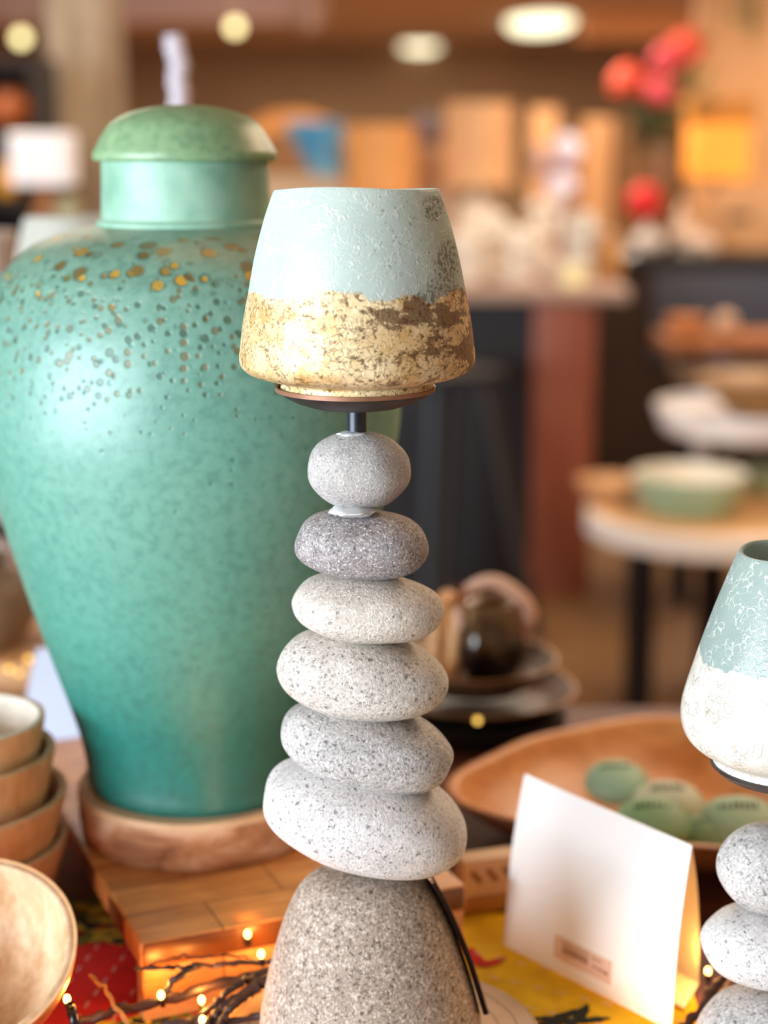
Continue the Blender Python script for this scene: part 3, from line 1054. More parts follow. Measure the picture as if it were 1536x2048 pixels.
# ------------------------------------------------------------------ white tent card
def tent(name, label, BL, BR, TL, TR, H, z0, bow=0.012, sticker=False, mat='card'):
    root = thing(name, label, 'card', (BL.x, BL.y, z0))
    O = Vector((BL.x, BL.y, z0))
    TLz = Vector((TL.x, TL.y, z0 + H)); TRz = Vector((TR.x, TR.y, z0 + H))
    BLz = Vector((BL.x, BL.y, z0)); BRz = Vector((BR.x, BR.y, z0))
    off = (TL - BL) * 1.0
    off.z = 0
    KB = Vector((2 * (TR.x - BR.x), 2 * (TR.y - BR.y), 0))
    KL = Vector((2 * (TL.x - BL.x), 2 * (TL.y - BL.y), 0))
    BBL, BBR = BLz + KL, BRz + KB
    outw = -(Vector((off.x, off.y, 0)).normalized())

    def sheet(b0, b1, t0, t1, sgn, nm, th=0.0006):
        N, Mx = 14, 10
        vs, fs = [], []
        for side in (0, 1):
            for j in range(N + 1):
                v = j / N
                for i in range(Mx + 1):
                    u = i / Mx
                    p = b0.lerp(b1, u).lerp(t0.lerp(t1, u), v)
                    bw = bow * math.sin(PI * v ** 1.15)
                    p = p + outw * sgn * bw + Vector((0, 0, 0.2 * bw * 0))
                    if side:
                        p = p - outw * sgn * th
                    vs.append(p - O)
        n = (N + 1) * (Mx + 1)
        for j in range(N):
            for i in range(Mx):
                a = j * (Mx + 1) + i
                fs.append([a, a + 1, a + Mx + 2, a + Mx + 1])
                fs.append([n + a + Mx + 1, n + a + Mx + 2, n + a + 1, n + a])
        ring = [i for i in range(Mx + 1)] + [j * (Mx + 1) + Mx for j in range(1, N + 1)] + [N * (Mx + 1) + i for i in range(Mx - 1, -1, -1)] + [j * (Mx + 1) for j in range(N - 1, 0, -1)]
        for k in range(len(ring)):
            a, b = ring[k], ring[(k + 1) % len(ring)]
            fs.append([b, a, a + n, b + n])
        MB().add(vs, fs).build(nm, M[mat], root)

    sheet(BLz, BRz, TLz, TRz, 1, 'front_leaf')
    sheet(BBL, BBR, TLz, TRz, -1, 'back_leaf')
    # tuck flap under the open foot
    fl = MB()
    q = [BBL - O, BBR - O, BRz.lerp(BBR, 0.45) - O, BLz.lerp(BBL, 0.45) - O]
    zz = Vector((0, 0, 0.0004))
    fl.add(q + [x + zz for x in q], [[3, 2, 1, 0], [4, 5, 6, 7], [0, 1, 5, 4], [1, 2, 6, 5], [2, 3, 7, 6], [3, 0, 4, 7]])
    fl.build('foot_flap', M[mat], root, smooth=False)
    if sticker:
        def sp(u, v, d):
            p = BLz.lerp(BRz, u).lerp(TLz.lerp(TRz, u), v)
            return p + outw * (bow * math.sin(PI * v ** 1.15) + d) - O

        def quad(mb, u0, u1, v0, v1, d, d0=0.0):
            N = 3
            vs = []
            for dd in (d0, d):
                for j in range(N + 1):
                    v = v0 + (v1 - v0) * j / N
                    vs += [sp(u0, v, dd), sp(u1, v, dd)]
            n = 2 * (N + 1)
            fs = []
            for j in range(N):
                a = n + 2 * j
                fs.append([a, a + 1, a + 3, a + 2])
            for j in range(N):
                fs.append([2 * j, 2 * j + 2, n + 2 * j + 2, n + 2 * j])
                fs.append([2 * j + 1, n + 2 * j + 1, n + 2 * j + 3, 2 * j + 3])
            fs.append([0, n, n + 1, 1]); fs.append([2 * N, 2 * N + 1, n + 2 * N + 1, n + 2 * N])
            mb.add(vs, fs)
        mb = MB()
        quad(mb, 0.315, 0.655, 0.085, 0.225, 0.0004, 0.00005)
        st = mb.build('sticker', M['sticker'], root)
        st["label"] = 'pale price sticker with barcode'
        bars = MB()
        rr = random.Random(11)
        u = 0.365
        while u < 0.515:
            w = rr.choice((0.003, 0.005, 0.007))
            quad(bars, u, u + w, 0.135, 0.180, 0.0006, 0.0004)
            u += w + rr.choice((0.003, 0.004))
        bars.build('barcode', M['ink'], st)
        dsh = MB()
        for (u0, u1, v0, v1) in ((0.355, 0.43, 0.196, 0.203), (0.44, 0.52, 0.196, 0.203), (0.54, 0.60, 0.190, 0.197), (0.545, 0.575, 0.142, 0.152), (0.58, 0.605, 0.138, 0.152), (0.61, 0.635, 0.132, 0.150)):
            quad(dsh, u0, u1, v0, v1, 0.0006, 0.0004)
        dsh.build('printed_line', M['ink'], st)
    return root


H = 0.112
tz = EYE.z - 0.55 + CL + 0.0016
BL = on_plane(1007, 1890, tz); BR = on_plane(1343, 2062, tz)
TL = on_plane(1050, 1548, tz + H); TR = on_plane(1384, 1691, tz + H)
tent('tent_card', 'white folded tent card with a barcode sticker beside the tall stones', BL, BR, TL, TR, H, tz, 0.010, True)

# ------------------------------------------------------------------ big wooden bowl with green pebbles
BWY = 1.316
zb_ = TABLE
rimz = 0.047
ra = 0.147
ctr = Vector((0.215, BWY, 0))
bowl = thing('wooden_bowl', 'wide hand carved acacia wood bowl holding green pebbles behind the tent card', 'bowl', (ctr.x, BWY, zb_))
po = [(0, 0), (ra * 0.50, 0), (ra * 0.56, 0.002), (ra * 0.74, rimz * 0.30), (ra * 0.90, rimz * 0.66), (ra * 0.985, rimz * 0.93), (ra * 1.0, rimz * 0.985), (ra * 0.985, rimz)]
pi_ = [(ra * 0.955, rimz), (ra * 0.925, rimz * 0.93), (ra * 0.84, rimz * 0.62), (ra * 0.66, rimz * 0.28), (ra * 0.42, rimz * 0.16), (0, rimz * 0.14)]
wobb = lambda a, z: 1 + 0.11 * math.cos(3 * (a - math.radians(190))) + 0.03 * math.cos(6 * (a - math.radians(190)))
mb = MB().lathe(smooth_prof(po, 4), 96, wob=wobb, mi=1)
mb.lathe(smooth_prof([(ra * 0.985, rimz)] + pi_, 4), 96, wob=wobb, mi=0)
mb.build('bowl_body', [M['bowl_big'], M['bowl_big_out']], bowl)

fl_z = zb_ + rimz * 0.16
for (px, py, hw, hh, mk, lab, lift) in (
        (1233, 1566, 64, 40, 'green', 'green glazed pebble lying apart at the back of the bowl', 0.012),
        (1338, 1612, 74, 42, 'green_pale', 'pale olive pebble between the green pebbles in the bowl', 0.010),
        (1306, 1648, 76, 44, 'green_deep', 'deep green pebble nearest the tent card in the bowl', 0.020),
        (1482, 1650, 84, 48, 'green', 'light green pebble at the right of the bowl', 0.014),
        (1418, 1676, 62, 38, 'green_deep', 'dark green pebble lowest in the wooden bowl', 0.006)):
    z = fl_z + lift + 0.012
    c = on_plane(px, py, z)
    s = mpp(py, c.y)
    pb = thing('green_pebble', lab, 'pebble', (c.x, c.y, z), group='green pebbles in the wooden bowl')
    rx, rz = hw * s, 0.0125
    pb.rotation_euler = (math.radians(22), 0, 0)
    MB().ball((0, 0, 0), (rx, rx * 0.92, rz), 4, 0, 2.1, 0.04, 1.5, px * 0.1).build('pebble_body', M[mk], pb)
    if mk != 'green_pale' or True:
        ins = MB()
        rr = random.Random(px)
        for i in range(7):
            xx = -0.45 * rx + i * rx * 0.14
            yy = rx * 0.30
            zz = rz * math.sqrt(max(0, 1 - (xx / rx) ** 2 - (yy / (rx * 0.92)) ** 2)) + 0.0004
            ins.tube([(xx, yy - rx * 0.08, zz), (xx + rx * rr.uniform(-.03, .05), yy + rx * rr.uniform(0.02, 0.1), zz)], rx * 0.04, 6)
        ins.build('inscription', M['mark'], pb)

# ------------------------------------------------------------------ stack of small bowls, left edge
def bowl_mesh(R, h, foot, th=0.004, mi_in=1, wave=0.0):
    po = [(0, 0), (foot, 0), (foot * 1.06, 0.0015), ((foot + R) * 0.53, h * 0.30), (R * 0.93, h * 0.68), (R, h * 0.985), (R - th * 0.3, h)]
    pi = [(R - th * 0.3, h), (R - th, h - 0.0008), (R * 0.93 - th, h * 0.70), ((foot + R) * 0.50 - th * 0.6, h * 0.34), (foot * 0.9, th * 1.3), (0, th * 1.2)]
    w = lambda a, z: 1 + wave * (math.sin(2 * a + 1) + 0.6 * math.sin(3 * a)) * min(1, z / h)
    mb = MB().lathe(smooth_prof(po, 4), 80, mi=0, wob=w)
    mb.lathe(smooth_prof(pi, 4), 80, mi=mi_in, wob=w)
    return mb


SY = 1.12
stack = [(-87, 1438, 173, 'topmost of the stacked wooden bowls with a whitewashed inside', 'bowl_pale', 0.070),
         (-107, 1503, 212, 'second wooden bowl from the top of the stack at the left edge', 'bowl_in', 0.085),
         (-117, 1588, 245, 'third wooden bowl from the top of the stack at the left edge', 'bowl_in', 0.078),
         (-128, 1676, 258, 'lowest wooden bowl of the stack at the left edge', 'bowl_in', 1.0)]
hb = 0.078
prevz = None
for k, (px, py, hw, lab, mk, hh) in enumerate(stack):
    c = pt(px, py, SY)
    R = hw * mpp(py, SY)
    hh = min(hh, c.z - ZT)
    mb = bowl_mesh(R, hh, R * 0.55, 0.0056, 1, 0.006)
    o = mb.build('wooden_bowl', [M['bowl'], M[mk]], loc=(c.x, SY, c.z - hh))
    tag(o, lab, 'bowl', 'stacked wooden bowls')

# tilted bowl in front
BY = 0.955
c = pt(-72, 1905, BY)
R = 222 * mpp(1905, BY)
mb = bowl_mesh(R, 0.055, R * 0.45, 0.0066, 1, 0.012)
Mx = Matrix.Rotation(math.radians(35), 4, 'X')
mb.v = [Mx @ (w - Vector((0, 0, 0.055))) for w in mb.v]
low = min(w.z for w in mb.v)
o = mb.build('wooden_bowl', [M['bowl'], M['bowl_in']], loc=(c.x, BY, max(c.z, ZT - low)))
tag(o, 'large wooden bowl tipped towards the camera in the lower left corner', 'bowl')
print('tilted bowl bottom', c.z + low, ZT)

# ------------------------------------------------------------------ lighted twigs
def jag(pts, seed, amp=0.0012, n=6):
    out = spline(pts, n)
    rr = random.Random(seed)
    return [p + Vector((rr.uniform(-amp, amp), rr.uniform(-amp, amp), rr.uniform(-amp, amp))) for p in out]


def garland(label, branches, bulbs, lamp_w, loc):
    root = thing('lighted_twigs', label, 'fairy lights', loc)
    L0 = Vector(loc)
    for i, (pts, r0, r1, mk) in enumerate(branches):
        path = [p - L0 for p in jag([pt(*q) for q in pts], i + 5)]
        n = len(path)
        rad = [(r0 + (r1 - r0) * k / (n - 1)) * (1 + 0.18 * math.sin(k * 2.1 + i)) for k in range(n)]
        MB().tube(path, rad, 9).build('branch', M[mk], root)
    for (px, py, Y) in bulbs:
        p = pt(px, py, Y)
        b = MB().ball((p - L0), (0.0022, 0.0022, 0.003), 3)
        ob = b.build('bulb', M['bulb'], root)
        MB().tube([p - L0 + Vector((0, 0, -0.0028)), p - L0 + Vector((0.001, 0.001, -0.008))], 0.0018, 8).build('socket', M['wire'], ob)
        ld = bpy.data.lights.new('bulb_light', 'POINT')
        ld.energy = lamp_w
        ld.color = (1.0, 0.42, 0.08)
        ld.shadow_soft_size = 0.004
        lo = bpy.data.objects.new('bulb_light', ld)
        COL.objects.link(lo)
        lo.location = p + Vector((0, 0.008, 0.004))
    return root


br = [
    ([(150, 2052, .962), (232, 2020, .968), (330, 2000, .976), (440, 1968, .988), (530, 1946, .995), (600, 1935, 1.0)], 0.0030, 0.0038, 'twig'),
    ([(270, 1938, .982), (335, 1936, .984), (400, 1934, .99), (470, 1926, .997), (545, 1924, 1.003), (600, 1918, 1.005)], 0.0013, 0.0022, 'twig'),
    ([(332, 1984, .975), (348, 1962, .978), (376, 1940, .984), (398, 1931, .990)], 0.0022, 0.0026, 'twig'),
    ([(398, 2056, .957), (440, 2022, .966), (480, 1992, .976), (530, 1962, .988), (580, 1945, .995)], 0.0030, 0.0042, 'twig'),
    ([(345, 2060, .956), (420, 2018, .966), (462, 1975, .979), (510, 1952, .992)], 0.0016, 0.0028, 'twig'),
    ([(440, 2054, .955), (452, 2026, .963), (478, 1996, .972), (520, 1972, .984)], 0.0024, 0.0030, 'twig'),
    ([(262, 2060, .955), (240, 2022, .962), (205, 1975, .975), (178, 1948, .984)], 0.0014, 0.0012, 'straw'),
    ([(300, 1930, .983), (350, 1915, .989), (400, 1912, .993), (500, 1914, 1.004)], 0.0006, 0.0008, 'twig'),
    ([(158, 2060, .93), (146, 2030, .935), (137, 2008, .94)], 0.0030, 0.0026, 'wire'),
    ([(290, 2060, .958), (370, 2042, .961), (420, 2046, .960), (520, 2030, .966)], 0.0018, 0.0022, 'twig'),
]
bl = [(522, 1908, 1.0), (322, 1990, .972), (403, 2000, .969), (405, 2040, .958), (134, 1998, .94), (495, 1868, 1.019)]  # last bulb is made up where the riser only reflects a glow
garland('dark twig garland with glowing bulbs in front of the wood riser', br, bl, 0.07, (-0.11, 0.975, ZT))
br2 = [
    ([(1340, 2075, .985), (1382, 2040, .99), (1420, 1990, 1.0), (1452, 1955, 1.01), (1500, 1915, 1.02)], 0.0034, 0.0022, 'twig'),
    ([(1400, 2070, .975), (1440, 2000, .99), (1462, 1960, 1.0), (1500, 1940, 1.01)], 0.0018, 0.0014, 'straw'),
    ([(1416, 1950, 1.02), (1413, 1985, 1.005), (1420, 2010, .997)], 0.0010, 0.0014, 'twig'),
]
garland('dark twigs with one bulb and one added out of view between the tent card and the right stones', br2, [(1416, 1942, 1.025), (1262, 2092, .955)], 0.09, (0.22, 1.0, TABLE))  # second bulb is unseen, added to warm the foot of the card

# ------------------------------------------------------------------ things at the back of the table
# cream ruled box between block and tent card
z0 = ZT
bx = thing('cream_box', 'cream box with dark slanted marks between the wood riser and tent card', 'box', on_plane(928, 1832, z0), rotz=math.radians(18))
s = 0.001
MB().box((-0.004, 0, 0.0), (0.046, 0.022, 0.012), bev=0.001).build('box_base', plain('brass_base', (170, 118, 60), 0.4, 0.2), bx)
MB().box((0.0, 0.002, 0.012), (0.044, 0.020, 0.041), bev=0.001).build('box_body', plain('cream_paint', (222, 186, 150), 0.7), bx)
mk = MB()
for i in range(3):
    x = 0.002 + 0.008 + i * 0.0125
    mk.box((-0.0022, -0.0004, -0.006), (0.0022, 0.0004, 0.006), M=Matrix.Translation((x, 0.0020, 0.028)) @ Matrix.Rotation(math.radians(-38), 4, 'Y'))
mk.build('slanted_mark', M['ink'], bx, smooth=False)

# black tray with two plates
TRY = 1.59
pc = pt(958, 1395, TRY)
tr_ = thing('black_tray', 'round black tray under the stacked brown plates', 'tray', (pc.x, TRY, TABLE))
MB().lathe([(0, 0), (0.084, 0), (0.085, 0.002), (0.085, 0.018), (0.083, 0.020), (0, 0.020)], 72).build('tray_body', M['black'], tr_)
M['plate'] = plain('brown_plate', (92, 66, 46), 0.42, 0.1, 0.2, 25)
M['plate_rim'] = plain('brass_rim', (176, 126, 68), 0.35, 0.5, 0.15, 40)


def plate(R, z, h, cx, lab):
    r = thing('round_plate', lab, 'plate', (cx, TRY, z), group='stacked brown plates')
    MB().lathe(smooth_prof([(0, 0), (R * 0.55, 0), (R * 0.62, 0.001), (R * 0.85, h * 0.45), (R, h * 0.95), (R * 0.98, h), (R * 0.83, h * 0.6), (R * 0.6, 0.0048), (0, 0.0045)], 4), 80).build('plate_body', M['plate'], r)
    MB().lathe([(R * 0.97, h * 0.96), (R * 1.005, h * 0.96), (R * 1.003, h + 0.001), (R * 0.975, h + 0.001)], 80, closed=True).build('plate_rim', M['plate_rim'], r)
    return r


plate(0.095, TABLE + 0.020, 0.018, pc.x, 'lower and wider brown plate with a brass rim behind the stones')
plate(0.080, TABLE + 0.0395, 0.028, pc.x - 0.004, 'upper smaller brown dish carrying the dark jug')
pz = TABLE + 0.0395 + 0.0066
mc = pt(982, 1275, 1.58)
mug = thing('dark_jug', 'small dark glazed jug with a pale arched handle on the brown plates', 'jug', (mc.x, 1.58, pz))
M['mugd'] = NT('dark_tan_glaze')
k = M['mugd']
k.base(k.ramp(k.math('ADD', k.math('MULTIPLY', k.noise(40, 4), 0.5), k.math('MULTIPLY', k.sep()[2], 6.0)), [(0.45, lin((24, 18, 14))), (0.62, lin((92, 70, 44))), (0.85, lin((176, 140, 92)))]))
k.rough(0.12)
M['mugd'] = k.m
zj = lambda py: pt(0, py, 1.58).z - pz
hj = zj(1205)
MB().lathe(smooth_prof([(0, 0), (0.018, 0), (0.022, 0.002), (0.033, hj * 0.35), (0.032, hj * 0.65), (0.022, hj * 0.93), (0.024, hj), (0.020, hj), (0.018, hj * 0.93), (0.027, hj * 0.6), (0, hj * 0.5)], 4), 56).build('jug_body', M['mugd'], mug)
rp = plain('pinkish_wood', (222, 178, 152), 0.5)
b0 = Vector((mc.x, 1.58, pz))
q = [pt(926, 1262, 1.58), pt(917, 1222, 1.58), pt(940, 1178, 1.58), pt(985, 1162, 1.58), pt(1030, 1186, 1.58), pt(1058, 1226, 1.58), pt(1040, 1272, 1.58)]
arc = spline(q, 8)
mb = MB().tube(arc, [0.0045 + 0.0040 * (k / (len(arc) - 1)) for k in range(len(arc))], 12)
mb.shift(b0)
mb.build('handle', rp, mug)
# wooden ring
rc = pt(893, 1275, 1.55)
Rg = 0.040
rg = thing('wooden_ring', 'tan wooden ring standing beside the dark jug on the plates', 'ring', (rc.x, 1.555, pz + 0.001))
MB().lathe([(Rg + 0.008 * math.cos(2 * PI * k / 14), 0.008 * math.sin(2 * PI * k / 14)) for k in range(14)], 56, closed=True, M=Matrix.Translation((0, 0, Rg + 0.008)) @ Matrix.Rotation(math.radians(74), 4, 'Z') @ Matrix.Rotation(math.radians(88), 4, 'X')).build('ring_body', wood('ring_wood', (196, 140, 86), (226, 178, 124), (30, 30, 30), 0.5), rg)

# white card behind the urn
tzb = TABLE
H2 = 0.105
b1 = Vector((pt(40, 1500, 1.46).x, 1.46, tzb)); b2_ = b1 + Vector((0.12, -0.01, 0))
t1 = b1 + Vector((0.012, 0.035, 0)); t2 = b2_ + Vector((0.012, 0.035, 0))
tent('tent_card', 'second white folded card half hidden behind the green jar', b1, b2_, t1, t2, H2, tzb, 0.008, False, 'card_shaded')

# sideboard behind the table on the left
SBZ = 0.853
sb = thing('sideboard', 'pale wood sideboard at the far left behind the display table', 'sideboard', (-0.56, 2.03, 0))
M['oak'] = wood('pale_oak', (196, 144, 96), (228, 184, 138), (4, 40, 40), 0.5)
MB().box((-0.34, -0.27, 0.06), (0.34, 0.27, SBZ - 0.03), bev=0.003).build('body', M['oak'], sb)
MB().box((-0.36, -0.29, SBZ - 0.03), (0.36, 0.29, SBZ), bev=0.003).build('top', M['oak'], sb)
for x in (-0.32, 0.28):
    for y in (-0.25, 0.21):
        MB().box((x, y, 0), (x + 0.04, y + 0.04, 0.06)).build('leg', M['oak'], sb, smooth=False)
# brown pot
c = pt(-36, 1245, 1.80)
pot = thing('round_pot', 'round brown clay pot on the sideboard behind the bowls', 'pot', (c.x, 1.80, SBZ))
M['clay'] = plain('brown_clay', (112, 92, 70), 0.5, 0, 0.25, 14)
MB().lathe(smooth_prof([(0, 0), (0.032, 0), (0.036, 0.002), (0.056, 0.03), (0.061, 0.055), (0.052, 0.08), (0.034, 0.094), (0.030, 0.102), (0.034, 0.106), (0.026, 0.104), (0.026, 0.09), (0, 0.088)], 4), 64).build('pot_body', M['clay'], pot)
# tall grey vase with dark band
c = pt(-22, 700, 2.02)
vs_ = thing('tall_vase', 'tall pale grey vase with a dark band behind the jar at left', 'vase', (c.x, 2.02, SBZ))
zt = pt(0, 472, 2.02).z - SBZ
M['vaseg'] = plain('pale_grey_glaze', (190, 174, 164), 0.35, 0, 0.12, 12)
MB().lathe(smooth_prof([(0, 0), (0.026, 0), (0.030, 0.01), (0.038, 0.12), (0.036, 0.2), (0.030, zt * 0.8), (0.036, zt - 0.01), (0.037, zt), (0.033, zt), (0.026, zt * 0.8), (0, zt * 0.75)], 4), 64).build('vase_body', M['vaseg'], vs_)
zbd = pt(0, 1048, 2.02).z - SBZ
MB().lathe([(0.0385, zbd - 0.012), (0.0392, zbd), (0.0385, zbd + 0.012)], 64).build('band', plain('dark_band', (70, 58, 54), 0.4), vs_)

# third holder behind urn (mostly hidden)
HY = 1.85
hx = pt(142, 430, HY).x
h3 = thing('stone_candle_holder', 'candle holder with a pale glass shade half hidden behind the green jar', 'candle holder', (hx, HY, SBZ))
zg3 = pt(0, 640, HY).z
zz = 0.0
for i, (rx, rz) in enumerate(((0.044, 0.036), (0.042, 0.026), (0.038, 0.022), (0.034, 0.020))):
    MB().ball((0.003 * (-1) ** i, 0, zz + rz), (rx, rx * 0.85, rz), 4, 0, 2.2, 0.05, 1.5, 40 + i).build('stone', M['g_light'], h3)
    zz += 1.9 * rz
MB().tube([(0, 0, zz - 0.02), (0, 0, zg3 - SBZ - 0.010)], 0.006, 16).build('rod', M['rod'], h3)
MB().lathe([(0, zg3 - SBZ - 0.014), (0.05, zg3 - SBZ - 0.008), (0.052, zg3 - SBZ), (0.050, zg3 - SBZ), (0.048, zg3 - SBZ - 0.006), (0, zg3 - SBZ - 0.006)], 56).build('dish', M['dish'], h3)
g3 = [(640, 0), (640, 60), (640, 78), (632, 84), (622, 88), (612, 112), (596, 122), (570, 122), (520, 114), (470, 104), (424, 92)]
zb3 = pt(768, 640, HY).z
M['glass_c'] = frosted('scavo_glass_pale', (226, 226, 214), (206, 190, 150), (232, 222, 196), (130, 104, 70), pt(768, 560, HY).z - zb3, [], 1.0)
make_glass('glass_shade', 'pale frosted glass shade half hidden behind the green jar', 142, HY, zg3 - 0.006 + 0.0002, g3, M['glass_c'], xw=hx)

# fairy string at the back: bulbs on a thin wire
fs = thing('fairy_light_string', 'thin wire with small warm bulbs along the back of the table', 'fairy lights', (-0.2, 1.6, TABLE))
L0 = Vector((-0.2, 1.6, TABLE))
fb = [(57, 1318, 1.64), (18, 1338, 1.63), (38, 1346, 1.62), (955, 1441, 1.478)]
wp = [pt(*q) for q in fb]
path = [wp[1], wp[0], Vector((-0.30, 1.60, TABLE + 0.004)), Vector((-0.1, 1.60, TABLE + 0.004)), Vector((-0.02, 1.50, TABLE + 0.004)), Vector((0.02, 1.470, TABLE + 0.004)), wp[3]]
MB().tube([p - L0 for p in spline(path, 8)], 0.0007, 6).build('wire', M['wire'], fs)
for k, p in enumerate(wp):
    MB().ball(p - L0, 0.003 if k != 2 else 0.0025, 2).build('bulb', M['bulb_dim'], fs)
for k in (0, 1):
    ld = bpy.data.lights.new('bulb_light', 'POINT'); ld.energy = 0.08; ld.color = (1, 0.45, 0.1); ld.shadow_soft_size = 0.004
    lo = bpy.data.objects.new('bulb_light', ld); COL.objects.link(lo); lo.location = wp[k] + Vector((0, -0.006, 0.004))

# white twisted stick behind the lid
SKY_ = 2.02
c = pt(357, 140, SKY_)
stk = MB()
pts = [Vector((pt(357, 700, SKY_).x, SKY_, SBZ))]
for py, px in ((420, 357), (215, 358), (190, 360), (160, 354), (130, 358), (100, 350), (70, 347)):
    pts.append(pt(px, py, SKY_))
pp = spline(pts, 8)
o = stk.tube([p - pts[0] for p in pp], [0.011 * (1.25 if k < 14 else 1.0 + 0.12 * math.sin(k * 1.3)) for k in range(len(pp))], 14).build('white_stick', plain('chalky_white', (212, 204, 212), 0.7, 0, 0.06, 60), loc=pts[0])
tag(o, 'slender white knobbly stick standing up behind the jar lid', 'stick')

# ------------------------------------------------------------------ side table with stand and bowl
TY = 4.16
tcx = pt(1430, 1035, TY).x
tzt = 0.512
sd = thing('side_table', 'round side table with white edge and black legs on the shop floor', 'side table', (tcx, TY, 0))
Rt = 258 * mpp(1010, TY)
MB().lathe([(0, tzt - 0.062), (Rt * 0.97, tzt - 0.062), (Rt, tzt - 0.054), (Rt, tzt - 0.002), (Rt * 0.99, tzt), (0, tzt)], 80).build('rim', plain('white_enamel', (242, 238, 230), 0.4), sd)
MB().lathe([(0, tzt), (Rt * 0.97, tzt), (Rt * 0.965, tzt + 0.004), (0, tzt + 0.004)], 80).build('tabletop', wood('tabletop_oak', (206, 158, 104), (232, 188, 138), (3, 30, 30), 0.5), sd)
for (px, Yl) in ((1277, TY - 0.08), (1418, TY + 0.22), (1560, TY - 0.12)):
    x = pt(px, 1300, Yl).x - tcx
    MB().box((x - 0.033, Yl - TY - 0.03, 0), (x + 0.033, Yl - TY + 0.03, tzt - 0.062), bev=0.004).build('leg', plain('black_steel', (30, 28, 34), 0.35, 0.3), sd)
zt2 = tzt + 0.004
c = on_plane(1222, 1008, zt2)
o = MB().lathe(smooth_prof([(0, 0), (0.05, 0), (0.072, 0.03), (0.085, 0.055), (0.082, 0.057), (0.068, 0.032), (0, 0.008)], 4), 56).build('wooden_dish', M['oak'], loc=(c.x, c.y + 0.03, zt2))
tag(o, 'tan wooden dish beside the pale green bowl on the side table', 'dish')
M['mint'] = plain('mint_glaze', (158, 190, 160), 0.3, 0, 0.12, 12)
M['cream'] = plain('cream_glaze', (226, 222, 208), 0.35, 0, 0.05, 12)
c = on_plane(1385, 1035, zt2)
gb = thing('green_bowl', 'pale green bowl with white inside on the side table', 'bowl', (c.x, c.y + 0.05, zt2))
gr = 118 * mpp(960, c.y)
gh = 0.10
mb = MB().lathe(smooth_prof([(0, 0), (gr * 0.6, 0), (gr * 0.72, 0.006), (gr * 0.92, gh * 0.6), (gr, gh)], 4), 64, mi=0)
mb.lathe(smooth_prof([(gr, gh), (gr * 0.97, gh), (gr * 0.88, gh * 0.6), (gr * 0.5, 0.012), (0, 0.01)], 4), 64, mi=1)
mb.build('bowl_body', [M['mint'], M['cream']], gb)
c = on_plane(1515, 1000, zt2)
o = MB().ball((0, 0, 0.045), (0.05, 0.05, 0.045), 3).build('mint_cup', M['mint'], loc=(c.x + 0.02, c.y + 0.05, zt2))
tag(o, 'small round mint green pot right of the pale green bowl', 'pot')
# pedestal stand
PY_ = TY + 0.21
pcx = pt(1500, 850, PY_).x
ztop = pt(0, 812, PY_).z
ps = thing('pedestal_stand', 'white pedestal cake stand rising from the side table', 'stand', (pcx, PY_, zt2 + 0.001))
Rp = 190 * mpp(850, PY_)
MB().lathe(smooth_prof([(0, ztop - zt2 - 0.07), (Rp * 0.35, ztop - zt2 - 0.078), (Rp * 0.85, ztop - zt2 - 0.07), (Rp * 0.96, ztop - zt2 - 0.03), (Rp, ztop - zt2), (Rp * 0.97, ztop - zt2), (Rp * 0.9, ztop - zt2 - 0.02), (0, ztop - zt2 - 0.025)], 3), 72).build('dish', plain('white_ceramic', (226, 222, 222), 0.35), ps)
sxo = pt(1396, 930, PY_).x - pcx
MB().lathe(smooth_prof([(0, 0), (0.055, 0), (0.055, 0.01), (0.03, 0.03), (0.022, 0.1), (0.03, ztop - zt2 - 0.075)], 3), 40, (sxo * 0.95, 0, 0)).build('stem', plain('grey_ceramic', (170, 160, 158), 0.4), ps)
# stack on the stand: tan dishes and a plank
zs = ztop - 0.018
sx0 = pt(1470, 760, PY_).x
o = MB().lathe(smooth_prof([(0, 0), (0.07, 0), (0.13, 0.06), (0.155, 0.085), (0.15, 0.087), (0.06, 0.02), (0, 0.015)], 3), 64).build('wooden_bowl', wood('olive_wood', (120, 84, 44), (176, 130, 74), (6, 30, 30), 0.5), loc=(pcx + 0.02, PY_, zs))
tag(o, 'brown wooden bowl standing on the white pedestal stand', 'bowl')

# ------------------------------------------------------------------ counter and cabinet beyond
CY0, CY1 = 5.25, 6.25
CX0, CX1 = pt(520, 560, CY0).x, pt(1210, 560, CY0).x
CZ = 0.975
ct = thing('shop_counter', 'dark counter with a pale worktop and red brown corner post', 'counter', ((CX0 + CX1) / 2, (CY0 + CY1) / 2, 0))
ox, oy = (CX0 + CX1) / 2, (CY0 + CY1) / 2
M['navy'] = plain('dark_navy', (12, 12, 18), 0.6, 0, 0.2, 6)
M['redwood'] = wood('red_brown_post', (112, 52, 30), (152, 82, 56), (20, 20, 3), 0.45)
M['worktop'] = plain('pale_worktop', (160, 132, 116), 0.45, 0, 0.12, 6)
MB().box((CX0 - ox, CY0 - oy + 0.06, 0.08), (CX1 - ox - 0.06, CY1 - oy - 0.03, CZ - 0.04)).build('body', M['navy'], ct, smooth=False)
MB().box((CX0 - ox, CY0 - oy, CZ - 0.04), (CX1 - ox + 0.08, CY1 - oy, CZ), bev=0.005).build('worktop', M['worktop'], ct)
px0, px1 = pt(1066, 800, CY0).x, pt(1190, 800, CY0).x
MB().box((px0 - ox, -0.49, 0), (px1 - ox, -0.30, CZ - 0.04), bev=0.01).build('post', M['redwood'], ct)
MB().box((CX0 - ox, CY0 - oy + 0.09, 0), (CX1 - ox - 0.06, CY1 - oy - 0.03, 0.08)).build('plinth', M['black'], ct, smooth=False)

